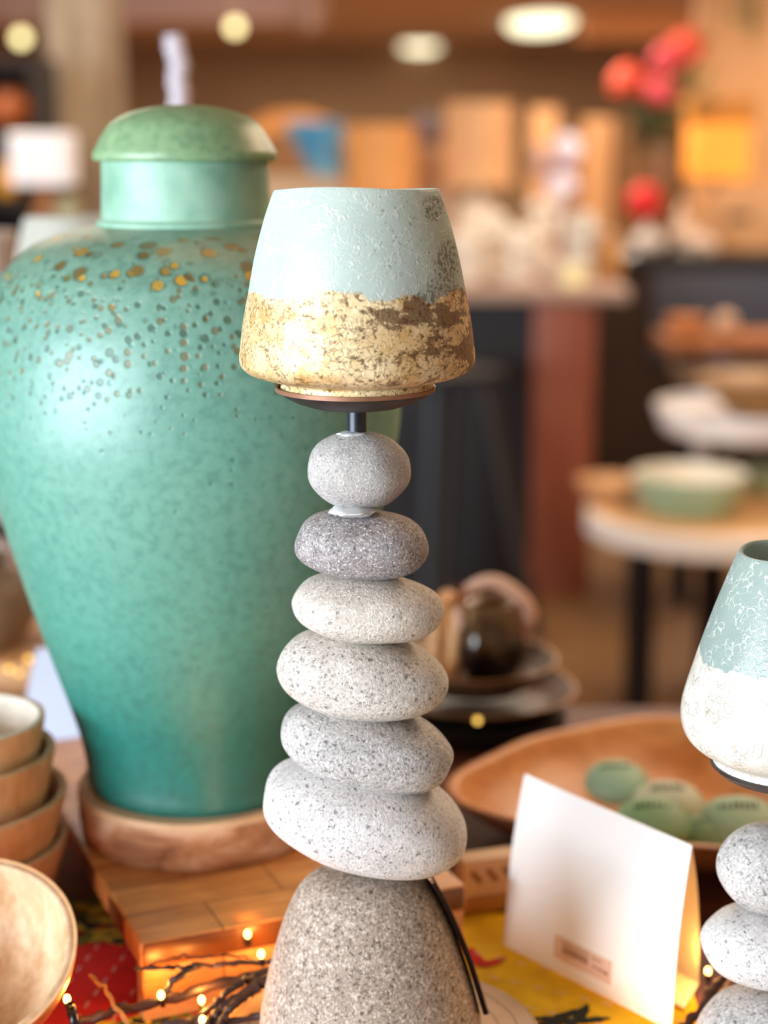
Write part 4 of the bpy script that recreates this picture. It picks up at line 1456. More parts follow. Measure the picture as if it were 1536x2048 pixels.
# stool in front of the counter: dark legs
sty = 4.85
stx = pt(900, 800, sty).x
st = thing('bar_stool', 'dark bar stool with slanted legs in front of the counter', 'stool', (stx, sty, 0))
M['sgrey'] = plain('stool_grey', (48, 54, 60), 0.45, 0.2, 0.1, 12)
M['sdark'] = plain('stool_dark', (40, 34, 31), 0.5, 0, 0.1, 12)
zs_ = 0.78
MB().lathe(smooth_prof([(0, zs_ - 0.03), (0.13, zs_ - 0.03), (0.15, zs_ - 0.015), (0.14, zs_), (0, zs_ + 0.005)], 3), 48).build('seat', M['navy'], st)
for (pa, pb, dy, mk, rr_) in (((868, 790), (856, 1120), -0.06, 'sgrey', 0.030), ((962, 745), (1012, 990), -0.08, 'sdark', 0.022), ((905, 790), (890, 1120), 0.16, 'sdark', 0.02), ((975, 790), (1040, 1110), 0.14, 'sdark', 0.02)):
    A = pt(pa[0], pa[1], sty + dy); B = pt(pb[0], pb[1], sty + dy)
    dv = (B - A)
    A2 = A + dv * ((zs_ - 0.02 - A.z) / dv.z)
    B2 = A + dv * ((0 - A.z) / dv.z)
    MB().tube([A2 - Vector((stx, sty, 0)), B2 - Vector((stx, sty, 0))], rr_, 12).build('leg', M[mk], st)

# navy cabinet at the right
NY0, NY1 = 6.5, 7.4
NX0, NX1 = pt(1195, 600, NY0).x, pt(1720, 600, NY0).x
NZ = pt(0, 512, NY0).z
cb = thing('low_cabinet', 'dark slate cabinet with a black top at the right', 'cabinet', ((NX0 + NX1) / 2, (NY0 + NY1) / 2, 0))
hw_, hd_ = (NX1 - NX0) / 2, (NY1 - NY0) / 2
MB().box((-hw_, -hd_ + 0.02, 0.05), (hw_, hd_, NZ - 0.05)).build('body', wood('cabinet_umber', (34, 20, 12), (56, 34, 20), (10, 10, 2), 0.5), cb, smooth=False)
MB().box((-hw_ - 0.02, -hd_, NZ - 0.05), (hw_ + 0.02, hd_, NZ), bev=0.005).build('top', plain('black_top', (34, 32, 36), 0.4), cb)
x1 = pt(1305, 600, NY0).x - (NX0 + NX1) / 2
MB().box((x1, -hd_ - 0.005, NZ - 0.40), (hw_, -hd_ + 0.02, NZ - 0.06), bev=0.004).build('door', plain('slate_blue', (66, 70, 84), 0.5, 0, 0.08, 5), cb)
for x in (-hw_, hw_ - 0.05):
    for y in (-hd_ + 0.03, hd_ - 0.06):
        MB().box((x, y, 0), (x + 0.05, y + 0.05, 0.05)).build('foot', M['black'], cb, smooth=False)

# planks and small pots on a rack between table and cabinet
RK = 5.2
rk = thing('display_rack', 'wooden rack with an orange plank shelf at the right behind the stand', 'rack', (pt(1480, 700, RK).x, RK, 0))
rx0 = pt(1318, 690, RK).x - rk.location.x
rx1 = pt(1640, 690, RK).x - rk.location.x
for k, (py, m_) in enumerate(((668, 'plank'), (728, 'plank2'))):
    z = pt(0, py, RK).z
    MB().box((rx0 + 0.06 * k, -0.14, z - 0.045), (rx1, 0.14, z), bev=0.004).build('shelf', wood('rack_' + m_, (120, 64, 20) if k == 0 else (110, 80, 50), (168, 98, 38) if k == 0 else (160, 122, 88), (4, 30, 30), 0.45), rk)
zt_r = pt(0, 668, RK).z
for x in (rx0 + 0.07, rx1 - 0.08):
    for y in (-0.10, 0.06):
        MB().box((x, y, 0), (x + 0.04, y + 0.04, zt_r - 0.045)).build('leg', M['black'], rk, smooth=False)
o = MB().ball((0, 0, 0.035), (0.036, 0.036, 0.035), 3).build('small_pot', plain('tan_pot', (190, 150, 116), 0.4), loc=(pt(1449, 640, RK).x, RK - 0.02, zt_r))
tag(o, 'small round tan pot on the orange plank of the rack', 'pot')
o = MB().lathe(smooth_prof([(0, 0), (0.045, 0), (0.06, 0.03), (0.058, 0.05), (0.05, 0.05), (0, 0.02)], 3), 40).build('small_bowl', plain('amber_bowl', (176, 104, 44), 0.4), loc=(pt(1372, 640, RK).x, RK, zt_r))
tag(o, 'small amber wooden bowl left of the tan pot on the rack', 'bowl')
z2 = pt(0, 728, RK).z
# grey bowl under the plank
o = MB().lathe(smooth_prof([(0, 0), (0.04, 0), (0.072, 0.03), (0.070, 0.032), (0, 0.008)], 3), 40).build('grey_dish', plain('lavender_grey', (176, 160, 160), 0.4), loc=(pt(1445, 740, RK).x, RK + 0.0, z2 + 0.003))
tag(o, 'shallow lavender grey dish on the lower shelf of the rack', 'dish')

# ------------------------------------------------------------------ things on the counter
def drum_lamp(x0, x1, y0, y1, Y, zbase, shade, basem, lab, name='table_lamp', rb=0.05, light=0.0):
    cx = (x0 + x1) / 2
    X = pt(cx, y0, Y).x
    r = (x1 - x0) / 2 * mpp(y0, Y)
    za, zb = pt(0, y1, Y).z, pt(0, y0, Y).z
    l = thing(name, lab, 'lamp', (X, Y, zbase))
    a, b = za - zbase, zb - zbase
    MB().lathe([(r, a), (r * 0.98, b), (r * 0.96, b), (r * 0.975, a)], 56, closed=True).build('lamp_shade', shade, l)
    MB().lathe(smooth_prof([(0, 0), (rb * 1.1, 0), (rb * 1.1, 0.012), (rb, a * 0.3), (rb * 0.8, a * 0.8), (0.012, a * 0.95), (0.012, b - 0.02), (0, b - 0.02)], 3), 40).build('base', basem, l)
    # spider ring holding the shade
    sp = MB()
    for k in range(3):
        an = 2 * PI * k / 3
        sp.tube([(0, 0, b - 0.025), (r * 0.97 * math.cos(an), r * 0.97 * math.sin(an), b - 0.025)], 0.003, 6)
    sp.build('spider', M['black'], l)
    return l


M['tan'] = wood('tan_veneer', (206, 150, 100), (226, 172, 120), (10, 10, 2), 0.7, contrast=0.6)
M['orange'] = wood('orange_veneer', (204, 134, 68), (232, 166, 98), (10, 10, 2), 0.7, contrast=0.6)
M['linen'] = plain('cream_linen', (226, 206, 180), 0.8, 0, 0.05, 20)
drum_lamp(690, 832, 250, 395, 5.75, CZ, M['orange'], M['linen'], 'orange wooden drum lamp just above the glass shade')
drum_lamp(888, 1028, 205, 372, 5.80, CZ, M['tan'], M['linen'], 'tall tan drum lamp on a cream column base', rb=0.075)
# beige box and blue bowl
Yb = 5.95
xb = pt(625, 300, Yb).x
zbx = pt(0, 352, Yb).z
o = MB().box((-0.17, -0.12, 0), (0.12, 0.12, zbx - CZ), bev=0.006).build('plinth_box', plain('beige_box', (196, 168, 136), 0.7), loc=(xb, Yb, CZ))
tag(o, 'beige box on the counter carrying the blue bowl', 'box')
hb_ = pt(0, 248, Yb).z - zbx
wb = mpp(300, Yb)
blue = NT('blue_glass')
blue.base(blue.ramp(blue.noise(8, 3), [(0.35, lin((56, 132, 176))), (0.65, lin((128, 184, 208)))]))
blue.rough(0.2)
mb = MB().lathe(smooth_prof([(0, 0), (30 * wb, 0), (36 * wb, 0.01), (50 * wb, hb_ * 0.6), (58 * wb, hb_), (55 * wb, hb_), (46 * wb, hb_ * 0.6), (30 * wb, 0.02), (0, 0.015)], 4), 64)
for w in mb.v:
    w.x += (0.35 - w.z / hb_) * 0.05
o = mb.build('blue_bowl', blue.m, loc=(pt(648, 350, Yb).x, Yb, zbx))
tag(o, 'tall blue glass bowl flaring at the top right of the jar lid', 'bowl')
# grey block behind lamps and pale jar
Yg = 6.05
xg = pt(862, 260, Yg).x
o = MB().box((-0.075, -0.05, 0), (0.075, 0.05, pt(0, 290, Yg).z - CZ), bev=0.004).build('storage_jar', plain('pale_stoneware', (200, 172, 146), 0.6), loc=(xg, Yg, CZ))
tag(o, 'pale square stoneware canister between the two drum lamps', 'canister')
o = MB().box((-0.06, -0.05, 0), (0.06, 0.05, pt(0, 228, Yg).z - pt(0, 290, Yg).z), bev=0.004).build('slate_box', plain('slate_box', (118, 104, 104), 0.6), loc=(xg, Yg, pt(0, 290, Yg).z))
tag(o, 'grey slate box stacked on the pale canister between the drum lamps', 'box')

# lavender-white figurine
Yf = 5.98
xf = pt(1130, 300, Yf).x
fg = thing('white_figurine', 'white and plum figurine standing behind the coral on the counter', 'figurine', (xf, Yf, CZ + 0.001))
M['lav'] = plain('lavender_white', (226, 214, 226), 0.4, 0, 0.05, 12)
M['plum'] = plain('plum_glaze', (150, 96, 84), 0.45)
zf = lambda py: pt(0, py, Yf).z - CZ
MB().lathe(smooth_prof([(0, 0), (0.07, 0), (0.06, 0.05), (0.05, zf(440)), (0.048, zf(415)), (0.03, zf(400)), (0, zf(399))], 3), 40).build('foot', M['plum'], fg)
MB().ball((-0.012, 0, zf(372)), (0.060, 0.05, 0.050), 3, 0, 2, 0.1, 2).build('body', M['lav'], fg)
MB().ball((-0.005, 0.02, zf(335)), (0.058, 0.045, 0.03), 3, 0, 2, 0.1, 2, 4).build('shawl', M['plum'], fg)
MB().ball((0.008, 0, zf(300)), (0.048, 0.045, 0.058), 3, 0, 2, 0.08, 2, 8).build('head', M['lav'], fg)
MB().ball((-0.08, 0.03, zf(325)), (0.035, 0.03, 0.06), 3, 0, 2, 0.1, 2, 9).build('wing', plain('dusty_rose', (206, 176, 164), 0.5), fg)

# white coral cluster on the counter
rc_ = random.Random(5)
M['coral'] = plain('white_coral', (222, 208, 190), 0.7, 0, 0.1, 20)
M['coral2'] = plain('grey_coral', (198, 188, 172), 0.7, 0, 0.1, 20)
for (px, pyt, pyb, hw, mk, lab, Yc) in ((1085, 395, 545, 42, 'coral', 'tall white coral branch left of the group on the counter', 5.74),
                                   (1150, 415, 535, 48, 'coral2', 'greyish coral clump in the middle of the counter group', 5.46),
                                   (1035, 455, 550, 30, 'coral', 'low white coral piece beside the tan drum lamp', 5.44),
                                   (985, 430, 545, 36, 'coral', 'white coral piece in front of the cream lamp base', 5.60),
                                   (935, 470, 560, 28, 'coral', 'small white coral lump nearest the gilded glass shade', 5.40)):
    X = pt(px, pyb, Yc).x
    hgt = pt(0, pyt, Yc).z - CZ
    w = hw * mpp(pyb, Yc)
    mb = MB()
    mb.ball((0, 0, hgt * 0.16), (w * 0.8, w * 0.6, hgt * 0.16), 3, 0, 2, 0.2, 3, px)
    for k in range(9):
        a = rc_.uniform(0, 2 * PI)
        rr_ = rc_.uniform(0.2, 0.75) * w
        tip = Vector((rr_ * math.cos(a), rr_ * 0.7 * math.sin(a), hgt * rc_.uniform(0.6, 0.95)))
        mid = Vector((tip.x * 0.5, tip.y * 0.5, tip.z * 0.5))
        path = spline([Vector((0, 0, 0.01)), mid, tip], 4)
        mb.tube(path, [0.016 + 0.010 * math.sin(i) ** 2 for i in range(len(path))], 8)
        mb.ball(tip, 0.026, 2, 0, 2, 0.2, 3, k)
    o = mb.build('white_coral', M[mk], loc=(X, Yc, CZ))
    tag(o, lab, 'coral', 'coral pieces on the counter')
o = MB().lathe(smooth_prof([(0, 0), (0.03, 0), (0.034, 0.01), (0.034, 0.055), (0.028, 0.06), (0, 0.058)], 3), 40).build('candle_jar', plain('pale_yellow_wax', (236, 220, 160), 0.4), loc=(pt(1146, 525, 5.33).x, 5.33, CZ))
tag(o, 'pale yellow candle jar at the foot of the coral', 'candle')
o = MB().lathe(smooth_prof([(0, 0), (0.04, 0), (0.05, 0.04), (0.045, 0.10), (0.03, 0.13), (0.034, 0.15), (0, 0.148)], 3), 40).build('brown_jar', plain('honey_jar', (176, 128, 76), 0.35), loc=(pt(1222, 510, 5.66).x - 0.01, 5.66, CZ))
tag(o, 'honey brown jar at the right end of the counter', 'jar')

# ------------------------------------------------------------------ on the low cabinet: flowers, lamp, crate
Yk = 6.85
fv = thing('flower_vase', 'dark vase of large coral red flowers with green leaves', 'flowers', (pt(1320, 450, Yk).x, Yk, NZ + 0.001))
fx = fv.location.x
zk = lambda py: pt(0, py, Yk).z - NZ
xk = lambda px, py: pt(px, py, Yk).x - fx
MB().lathe(smooth_prof([(0, 0), (0.06, 0), (0.085, 0.08), (0.075, zk(320)), (0.05, zk(285)), (0.055, zk(270)), (0.045, zk(270)), (0, zk(300))], 4), 48).build('vase', plain('umber_vase', (128, 88, 52), 0.4, 0, 0.2, 12), fv)
M['coralred'] = plain('coral_red_petals', (242, 92, 62), 0.6, 0, 0.15, 14)
M['pinkred'] = plain('pink_red_petals', (226, 76, 84), 0.6, 0, 0.15, 14)
M['leafg'] = plain('dark_leaf', (62, 70, 24), 0.5, 0, 0.25, 14)
M['leafy'] = plain('yellow_leaf', (150, 130, 56), 0.5, 0, 0.2, 14)


def bloom(c, R, mat, seed):
    mb = MB()
    rr_ = random.Random(seed)
    for k in range(26):
        ph = rr_.uniform(0, 2 * PI)
        th_ = rr_.uniform(0.1, 1.9)
        d = Vector((math.sin(th_) * math.cos(ph), math.sin(th_) * math.sin(ph), math.cos(th_)))
        Rm = d.to_track_quat('Z', 'Y').to_matrix().to_4x4()
        mb.ball(Vector(c) + d * R * 0.62, (R * 0.42, R * 0.36, R * 0.10), 2, 0, 2, 0.12, 2, k, Rm @ Matrix.Rotation(rr_.uniform(-0.6, 0.6), 4, 'X'))
    mb.ball(c, R * 0.6, 2)
    return mb.build('blossom', mat, fv)


for (px, py, r, mk) in ((1258, 165, 46, 'coralred'), (1318, 190, 44, 'pinkred'), (1378, 100, 50, 'coralred'), (1330, 125, 44, 'pinkred')):
    dy = 0.04 * math.sin(px)
    bloom((xk(px, py), dy, zk(py)), r * mpp(py, Yk), M[mk], px)
    MB().tube(spline([Vector((0, 0, zk(290))), Vector((xk(px, py) * 0.4, dy * 0.5, zk((py + 290) / 2))), Vector((xk(px, py), dy, zk(py + 10)))], 5), 0.006, 8).build('stem', M['leafg'], fv)
lm, ly = MB(), MB()
rl = random.Random(9)
for k in range(40):
    px, py = rl.uniform(1268, 1345), rl.uniform(205, 300)
    R_ = Matrix.Rotation(rl.uniform(-1, 1), 4, 'Y') @ Matrix.Rotation(rl.uniform(-1, 1), 4, 'X')
    lm.ball((xk(px, py), rl.uniform(-0.06, 0.06), zk(py)), (0.035, 0.02, 0.005), 2, 0, 2, 0, 1, 0, R_)
for k in range(22):
    px, py = rl.uniform(1340, 1425), rl.uniform(70, 230)
    if px < 1395 and py < 160:
        py += 70
    R_ = Matrix.Rotation(rl.uniform(-1, 1), 4, 'Y') @ Matrix.Rotation(rl.uniform(-1, 1), 4, 'X')
    ly.ball((xk(px, py), rl.uniform(-0.05, 0.05), zk(py)), (0.035, 0.02, 0.005), 2, 0, 2, 0, 1, 0, R_)
lm.build('foliage', M['leafg'], fv)
ly.build('foliage', M['leafy'], fv)

# lit orange lamp
M['litshade'] = NT('lit_amber_shade')
k = M['litshade']
k.base(lin((232, 150, 60)))
k.b.inputs["Emission Color"].default_value = lin((255, 158, 52))
k.b.inputs["Emission Strength"].default_value = 0.75
k.rough(0.8)
M['litshade'] = k.m
Yo = 7.14
ol = thing('table_lamp', 'lit amber square lamp glowing beside the red flowers', 'lamp', (pt(1430, 400, Yo).x, Yo, NZ))
xo = ol.location.x
zo = lambda py: pt(0, py, Yo).z - NZ
w = 56 * mpp(300, Yo)
mb = MB()
mb.box((-w, -w, zo(356)), (w, w, zo(248)), bev=0.01)
mb.build('lamp_shade', M['litshade'], ol)
MB().box((-w * 1.1, -w * 1.0, zo(248)), (w * 1.15, w * 1.0, zo(195)), bev=0.008).build('lamp_top', plain('amber_wood', (206, 132, 54), 0.6, emit=(220, 130, 40), estr=0.12), ol)
MB().lathe([(0, 0), (0.07, 0), (0.07, 0.01), (0.02, 0.03), (0.02, zo(356)), (0, zo(356))], 32).build('base', M['clay'], ol)
# crate with a black block for its handle hole
Ya = 6.92
cr = thing('wooden_crate', 'tan wooden crate with a handle hole shown as a black block on the cabinet', 'crate', (pt(1480, 480, Ya).x, Ya, NZ))
xw = lambda px: pt(px, 430, Ya).x - cr.location.x
zc_ = lambda py: pt(0, py, Ya).z - NZ
MB().box((xw(1402), -0.10, 0), (xw(1620), 0.10, zc_(380)), bev=0.006).build('crate_body', M['tan'], cr)
MB().box((xw(1442), -0.104, zc_(440)), (xw(1492), -0.099, zc_(424)), bev=0.002).build('hole_dark_block', M['black'], cr)  # thin black block paints the shade inside the hole
# red ball flower and white ceramic group
Yr = 6.67
rf = thing('red_flower', 'single bright red flower head above the pale conch shells', 'flower', (pt(1286, 490, Yr).x, Yr, NZ))
zr = lambda py: pt(0, py, Yr).z - NZ
MB().ball((0, 0, zr(405)), 0.070, 3, 0, 2, 0.18, 4, 3).build('blossom', plain('bright_red', (216, 26, 28), 0.6, 0, 0.15, 20), rf)
MB().tube([(0, 0, 0.0), (0, 0, zr(420))], 0.007, 8).build('stem', M['leafg'], rf)
M['shell'] = plain('pale_shell', (236, 208, 184), 0.4, 0, 0.06, 12)
M['shell2'] = plain('white_shell', (226, 218, 212), 0.4, 0, 0.06, 12)
for (px, pyt, pyb, hw, mk, lab, Yc) in ((1362, 395, 502, 42, 'shell', 'tallest peach shell below the red flowers', 6.68),
                                   (1292, 440, 508, 38, 'shell2', 'white shell under the single red flower', 6.56),
                                   (1408, 450, 505, 28, 'shell', 'small pinkish shell beside the crate', 6.58)):
    X = pt(px, pyb, Yc).x
    hgt = pt(0, pyt, Yc).z - NZ
    w = hw * mpp(pyb, Yc) * 0.85
    mb = MB()
    n = 14
    for k in range(n):
        f = k / (n - 1)
        a = f * 4 * PI
        r = w * (0.62 * (1 - f) + 0.10)
        mb.ball((0.42 * w * (1 - f) * math.cos(a), 0.42 * w * (1 - f) * math.sin(a), r + (hgt - 2 * r) * f if hgt > 2 * r else r), (r, r, min(r, hgt * 0.4)), 2)
    zmin = min(v.z for v in mb.v)
    mb.shift((0, 0, zmin))
    o = mb.build('sea_shell', M[mk], loc=(X, Yc, NZ))
    tag(o, lab, 'shell', 'shells on the cabinet')

# ------------------------------------------------------------------ far furniture and walls
def slab(name, x0, x1, y0, y1, Y, depth, mat, label, cat, to_floor=False):
    A = pt(x0, y0, Y); B = pt(x1, y1, Y)
    X0, X1 = pt(x0, (y0 + y1) / 2, Y).x, pt(x1, (y0 + y1) / 2, Y).x
    z1 = A.z
    z0 = 0.0 if to_floor else B.z
    o = MB().box((-(X1 - X0) / 2, 0, 0), ((X1 - X0) / 2, depth, z1 - z0), bev=0.006).build(name, mat, loc=((X0 + X1) / 2, Y, z0))
    tag(o, label, cat)
    return o


M['brownp'] = wood('brown_panel', (132, 92, 54), (160, 116, 74), (10, 10, 2), 0.6)
M['darkw'] = wood('dark_hutch_wood', (20, 9, 4), (38, 19, 8), (10, 10, 2), 0.85)
slab('folding_screen', 1055, 1112, 215, 900, 8.2, 0.05, M['tan'], 'narrow tan panel standing left of the white figurine', 'panel', True)
slab('tall_cupboard', 1165, 1218, 235, 900, 8.1, 0.3, M['tan'], 'tall tan cupboard right of the white figurine', 'cupboard', True)
slab('tall_shelf', 1218, 1262, 245, 900, 8.15, 0.3, M['brownp'], 'tall brown shelf side beside the tan cupboard', 'shelf', True)
# arched headboard
Yh = 7.6
hd = thing('arched_headboard', 'arched orange wood headboard behind the blue bowl', 'headboard', (pt(585, 300, Yh).x, Yh, 0))
zc2 = pt(0, 330, Yh).z
Ro = 150 * mpp(300, Yh)
N = 40
prof = [(-Ro, 0.0)] + [(-Ro * math.cos(PI * i / N), zc2 - 0.09 + Ro * 0.98 * math.sin(PI * i / N)) for i in range(N + 1)] + [(Ro, 0.0)]
vs = [(x, 0, z) for x, z in prof] + [(x, 0.05, z) for x, z in prof]
n = len(prof)
mb = MB().add(vs, [list(range(n))[::-1], [n + i for i in range(n)]] + [[i, (i + 1) % n, n + (i + 1) % n, n + i] for i in range(n)])
mb.build('panel', M['orange'], hd, smooth=False)
inn = [(x * 0.74, z * 0.9 if z < 0.1 else (z - zc2) * 0.74 + zc2 - 0.02) for x, z in prof]
vs = [(x, -0.02, z) for x, z in inn] + [(x, 0.0, z) for x, z in inn]
MB().add(vs, [list(range(n))[::-1], [n + i for i in range(n)]] + [[i, (i + 1) % n, n + (i + 1) % n, n + i] for i in range(n)]).build('inset', M['brownp'], hd, smooth=False)

# tan partition at far right
struct('wall_partition', MB().box((pt(1395, 100, 9.5).x, 9.5, 0), (XR, 9.6, CEIL)), plain('peach_wall', (234, 178, 124), 0.9, 0, 0.08, 2))
# ceiling beam left, lit soffit right
struct('trim_1', MB().box((XL, 9.0, pt(0, 42, 9.0).z), (pt(650, 20, 9.0).x, 9.25, CEIL)), plain('rosy_beam', (206, 168, 150), 0.9))
struct('trim_2', MB().box((pt(1165, 50, 13.2).x, 13.2, pt(0, 78, 13.2).z), (XR, 13.4, CEIL)), plain('orange_soffit', (240, 178, 118), 0.9))
# hutch at far left with glows made up as emissive vases
Yu = 5.2
hu = thing('dark_hutch', 'dark wood hutch at the upper left behind the trunk', 'hutch', (pt(-10, 300, Yu).x, Yu, 0))
hxo = hu.location.x
u0, u1 = pt(-130, 300, Yu).x - hxo, pt(84, 300, Yu).x - hxo
zt_ = pt(0, 112, Yu).z
MB().box((u0, 0.28, 0), (u1, 0.30, zt_)).build('back', M['darkw'], hu, smooth=False)
for x in (u0, u1 - 0.03):
    MB().box((x, 0, 0), (x + 0.03, 0.28, zt_)).build('side', M['darkw'], hu, smooth=False)
for py in (112, 258, 395, 900):
    z = pt(0, py, Yu).z
    MB().box((u0 + 0.03, 0, z - 0.03), (u1 - 0.03, 0.28, z)).build('shelf', M['darkw'], hu, smooth=False)
z1 = pt(0, 258, Yu).z
o = MB().lathe(smooth_prof([(0, 0), (0.05, 0), (0.075, 0.04), (0.07, 0.09), (0.04, 0.12), (0, 0.12)], 3), 40).build('amber_lamp_glow', plain('amber_glow', (140, 66, 8), 0.5, emit=(180, 80, 0), estr=0.04), loc=(pt(6, 258, Yu).x, Yu + 0.12, z1 + 0.002))  # vase made up for a lamp's orange glow, put in as emission
tag(o, 'made-up amber vase standing in for a lit lamp on the shelf of the dark hutch', 'vase')
z1 = pt(0, 395, Yu).z
o = MB().lathe(smooth_prof([(0, 0), (0.03, 0), (0.045, 0.05), (0.03, 0.11), (0, 0.115)], 3), 40).build('gold_glow_shape', plain('gold_glow', (206, 140, 40), 0.4, emit=(210, 140, 40), estr=0.15), loc=(pt(2, 395, Yu).x, Yu + 0.10, z1 + 0.002))  # vase made up for a yellow glow, put in as emission
tag(o, 'small golden vase made up for a yellow glow on the lower shelf of the dark hutch', 'vase')
# tree trunk post
Yt = 6.0
tx = pt(172, 200, Yt).x
mb = MB()
rt = 72 * mpp(200, Yt)
rows_ = [(rt * (1 + 0.06 * math.sin(z * 5) + 0.04 * math.sin(z * 11)), z) for z in [CEIL * i / 40 for i in range(41)]]
mb.lathe(rows_, 40, wob=lambda a, z: 1 + 0.07 * math.sin(3 * a + z * 2) + 0.05 * math.sin(5 * a - z * 3))
tk = NT('trunk_bark')
f = tk.noise(1.0, 5, 0.65, tk.map(scale=(9, 9, 3)))
tk.base(tk.ramp(f, [(0.3, lin((128, 110, 84))), (0.55, lin((172, 152, 128))), (0.75, lin((200, 186, 164)))]))
tk.rough(0.85); tk.bump(f, 0.4, 0.02)
o = mb.build('tree_trunk_post', tk.m, loc=(tx, Yt, 0))
tag(o, 'grey brown tree trunk post rising to the ceiling at left', 'post')
# white square lamp in front of the trunk
Yw = 4.4
pl = slab('plinth_stand', 10, 190, 470, 900, Yw + 0.02 - 0.08, 0.2, M['darkw'], 'dark plinth under the white square lamp at the left', 'plinth', True)
zw0 = pt(0, 470, Yw - 0.06).z
wl_ = thing('table_lamp', 'small lamp with a white square shade before the tree trunk', 'lamp', (pt(90, 400, Yw).x, Yw, zw0))
zw = lambda py: pt(0, py, Yw).z - zw0
w = 58 * mpp(320, Yw)
MB().box((-w, -w, zw(370)), (w, w, zw(266)), bev=0.008).build('lamp_shade', plain('white_lit_linen', (238, 230, 226), 0.8, emit=(255, 244, 236), estr=0.35), wl_)
MB().lathe(smooth_prof([(0, 0), (0.045, 0), (0.05, 0.02), (0.03, 0.06), (0.012, zw(372)), (0, zw(370))], 3), 32).build('base', plain('orange_brown', (170, 108, 60), 0.5), wl_)
o = MB().ball((0, 0, 0.05), (0.032, 0.032, 0.05), 3).build('green_ornament', plain('sage_ornament', (186, 178, 134), 0.5), loc=(pt(126, 400, Yw).x + 0.02, Yw - 0.04, zw0))
tag(o, 'small sage green ornament right of the white square lamp', 'ornament')

# hanging greenery at upper right
Yp = 7.6
hp = thing('hanging_plant', 'trailing green plant hanging from the ceiling at upper right', 'plant', (pt(1490, 0, Yp).x, Yp, CEIL))
mb = MB()
rp_ = random.Random(4)
vine = MB()
for k in range(4):
    x = rp_.uniform(-0.03, 0.03)
    zend = pt(0, rp_.uniform(40, 95), Yp).z - CEIL
    path = spline([Vector((x * 0.3, 0, 0)), Vector((x, 0.02 * k, zend * 0.5)), Vector((x * 1.4, 0, zend))], 6)
    vine.tube(path, 0.003, 6)
    for p in path:
        R_ = Matrix.Rotation(rp_.uniform(-1, 1), 4, 'Y') @ Matrix.Rotation(rp_.uniform(-1, 1), 4, 'X')
        mb.ball(p + Vector((rp_.uniform(-.02, .02), rp_.uniform(-.02, .02), 0)), (0.028, 0.017, 0.004), 2, 0, 2, 0, 1, 0, R_)
vine.build('stem', M['leafg'], hp)
mb.build('foliage', plain('trailing_leaf', (128, 124, 60), 0.6, 0, 0.2, 14), hp)

# ceiling lights
M['lamp'] = glow('ceiling_lamp_glow', (255, 246, 206), 2.6)
for (px, py, hw, lab) in ((1080, 46, 62, 'larger round ceiling light right of the flowers gap'), (837, 101, 56, 'round ceiling light farther back above the drum lamps')):
    v = (1024 - py) / FPX
    d = Vector(((px - 768) / FPX, CP + v * SP, -SP + v * CP))
    P = EYE + d * ((CEIL - 0.03 - EYE.z) / d.z)
    R = hw * P.y / FPX
    cl = thing('ceiling_light', 'larger round ceiling light nearest the red flowers' if px > 1000 else lab, 'ceiling light', (P.x, P.y, CEIL))
    asp = 2.6
    dm = MB().lathe(smooth_prof([(R, -0.01), (R * 0.98, -0.05), (R * 0.7, -0.085), (0, -0.10)], 3), 48)
    for w in dm.v:
        w.y *= asp
    dm.build('diffuser', M['lamp'], cl)
    rg_ = MB().lathe([(R, 0), (R * 1.06, 0), (R * 1.06, -0.012), (R, -0.012)], 48, closed=True)
    for w in rg_.v:
        w.y *= asp
    rg_.build('trim_ring', M['linen'], cl)
M['pend'] = glow('pendant_bulb_glow', (240, 224, 160), 4.5)
for (px, py, lab) in ((470, 54, 'small round pendant bulb above the jar lid'), (42, 76, 'small round pendant bulb at the upper left corner'), (772, 102, None)):
    if lab is None:
        continue
    Yb_ = 8.0
    P = pt(px, py, Yb_)
    pb = thing('pendant_bulb', lab, 'pendant lamp', (P.x, P.y, CEIL))
    MB().ball((0, 0, P.z - CEIL), 0.030, 3).build('bulb', M['pend'], pb)
    MB().tube([(0, 0, P.z - CEIL + 0.028), (0, 0, 0)], 0.004, 6).build('cord', M['linen'], pb)
Pt = pt(618, 42, 8.9)
sl = thing('track_spot', 'small pale spotlight hanging from the beam above the blue bowl', 'spotlight', (Pt.x, Pt.y, CEIL))
MB().tube([(0, 0, 0), (0, 0, Pt.z - CEIL + 0.05)], 0.01, 8).build('stem', M['linen'], sl)
MB().tube([(0, 0, Pt.z - CEIL + 0.06), (0, -0.03, Pt.z - CEIL - 0.04)], 0.04, 20).build('head', plain('pale_housing', (206, 176, 156), 0.5), sl)

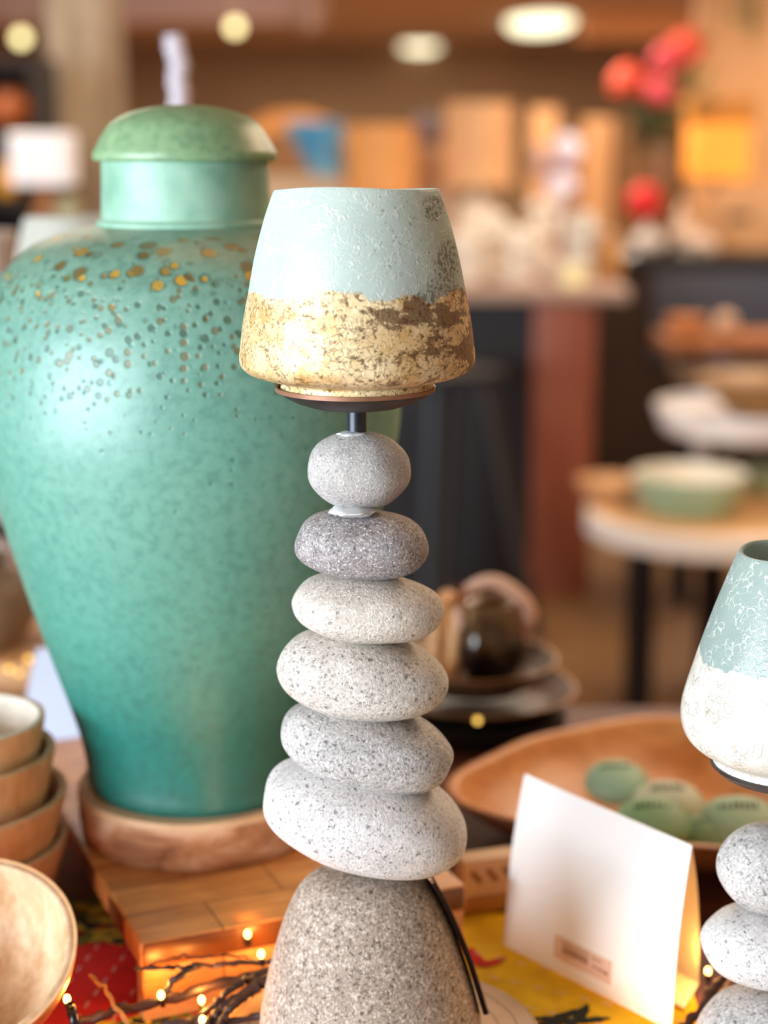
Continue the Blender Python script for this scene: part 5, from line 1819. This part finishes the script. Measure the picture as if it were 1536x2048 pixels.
# ------------------------------------------------------------------ lights
def area(name, loc, target, sx, sy, power, color):
    ld = bpy.data.lights.new(name, 'AREA')
    ld.shape = 'RECTANGLE'
    ld.size, ld.size_y = sx, sy
    ld.energy = power
    ld.color = color
    o = bpy.data.objects.new(name, ld)
    COL.objects.link(o)
    o.location = loc
    o.rotation_euler = (Vector(target) - Vector(loc)).to_track_quat('-Z', 'Y').to_euler()
    return o


area('window_daylight', (XL - 0.15, (WY0 + WY1) / 2, (WZ0 + WZ1) / 2), (0, 0.2, 1.2), WY1 - WY0, WZ1 - WZ0, 800, (0.77, 0.89, 1.0))
WL = (1.0, 0.83, 0.64)
for (x, y, p, c) in ((1.3, 2.3, 30, (1.0, 0.70, 0.44)), (0.9, 3.0, 16, WL), (2.6, 8.2, 36, WL), (-1.2, 4.6, 36, WL), (1.4, 5.2, 44, WL), (0.3, 7.2, 58, WL), (-1.5, 9.5, 80, WL), (1.5, 10.5, 100, WL), (0, 14, 170, WL)):
    area('ceiling_fill_light', (x, y, CEIL - 0.06), (x, y, 0), 0.7, 0.7, p, c)  # unseen fill lights added below the ceiling to brighten parts of the shop

W = bpy.data.worlds.new('shop_world')
S.world = W
W.use_nodes = True
W.node_tree.nodes['Background'].inputs[0].default_value = (1.0, 0.90, 0.80, 1)
W.node_tree.nodes['Background'].inputs[1].default_value = 0.16

# ------------------------------------------------------------------ camera
cam = bpy.data.cameras.new('camera')
co = bpy.data.objects.new('camera', cam)
COL.objects.link(co)
co.location = EYE
co.rotation_euler = (PI / 2 - PITCH, 0, 0)
cam.sensor_fit = 'VERTICAL'
cam.sensor_height = 36.0
cam.lens = FPX / 2048 * 36.0
cam.clip_start = 0.02
cam.clip_end = 60
cam.dof.use_dof = True
cam.dof.focus_distance = 0.935
cam.dof.aperture_fstop = cam.lens / 18.0
S.camera = co

S.view_settings.view_transform = 'Standard'
S.view_settings.look = 'None'
S.view_settings.gamma = 1.0
S.view_settings.exposure = 0.0
S.view_settings.use_curve_mapping = False
S.cycles.use_denoising = True
S.cycles.max_bounces = 8
S.cycles.sample_clamp_indirect = 4.0
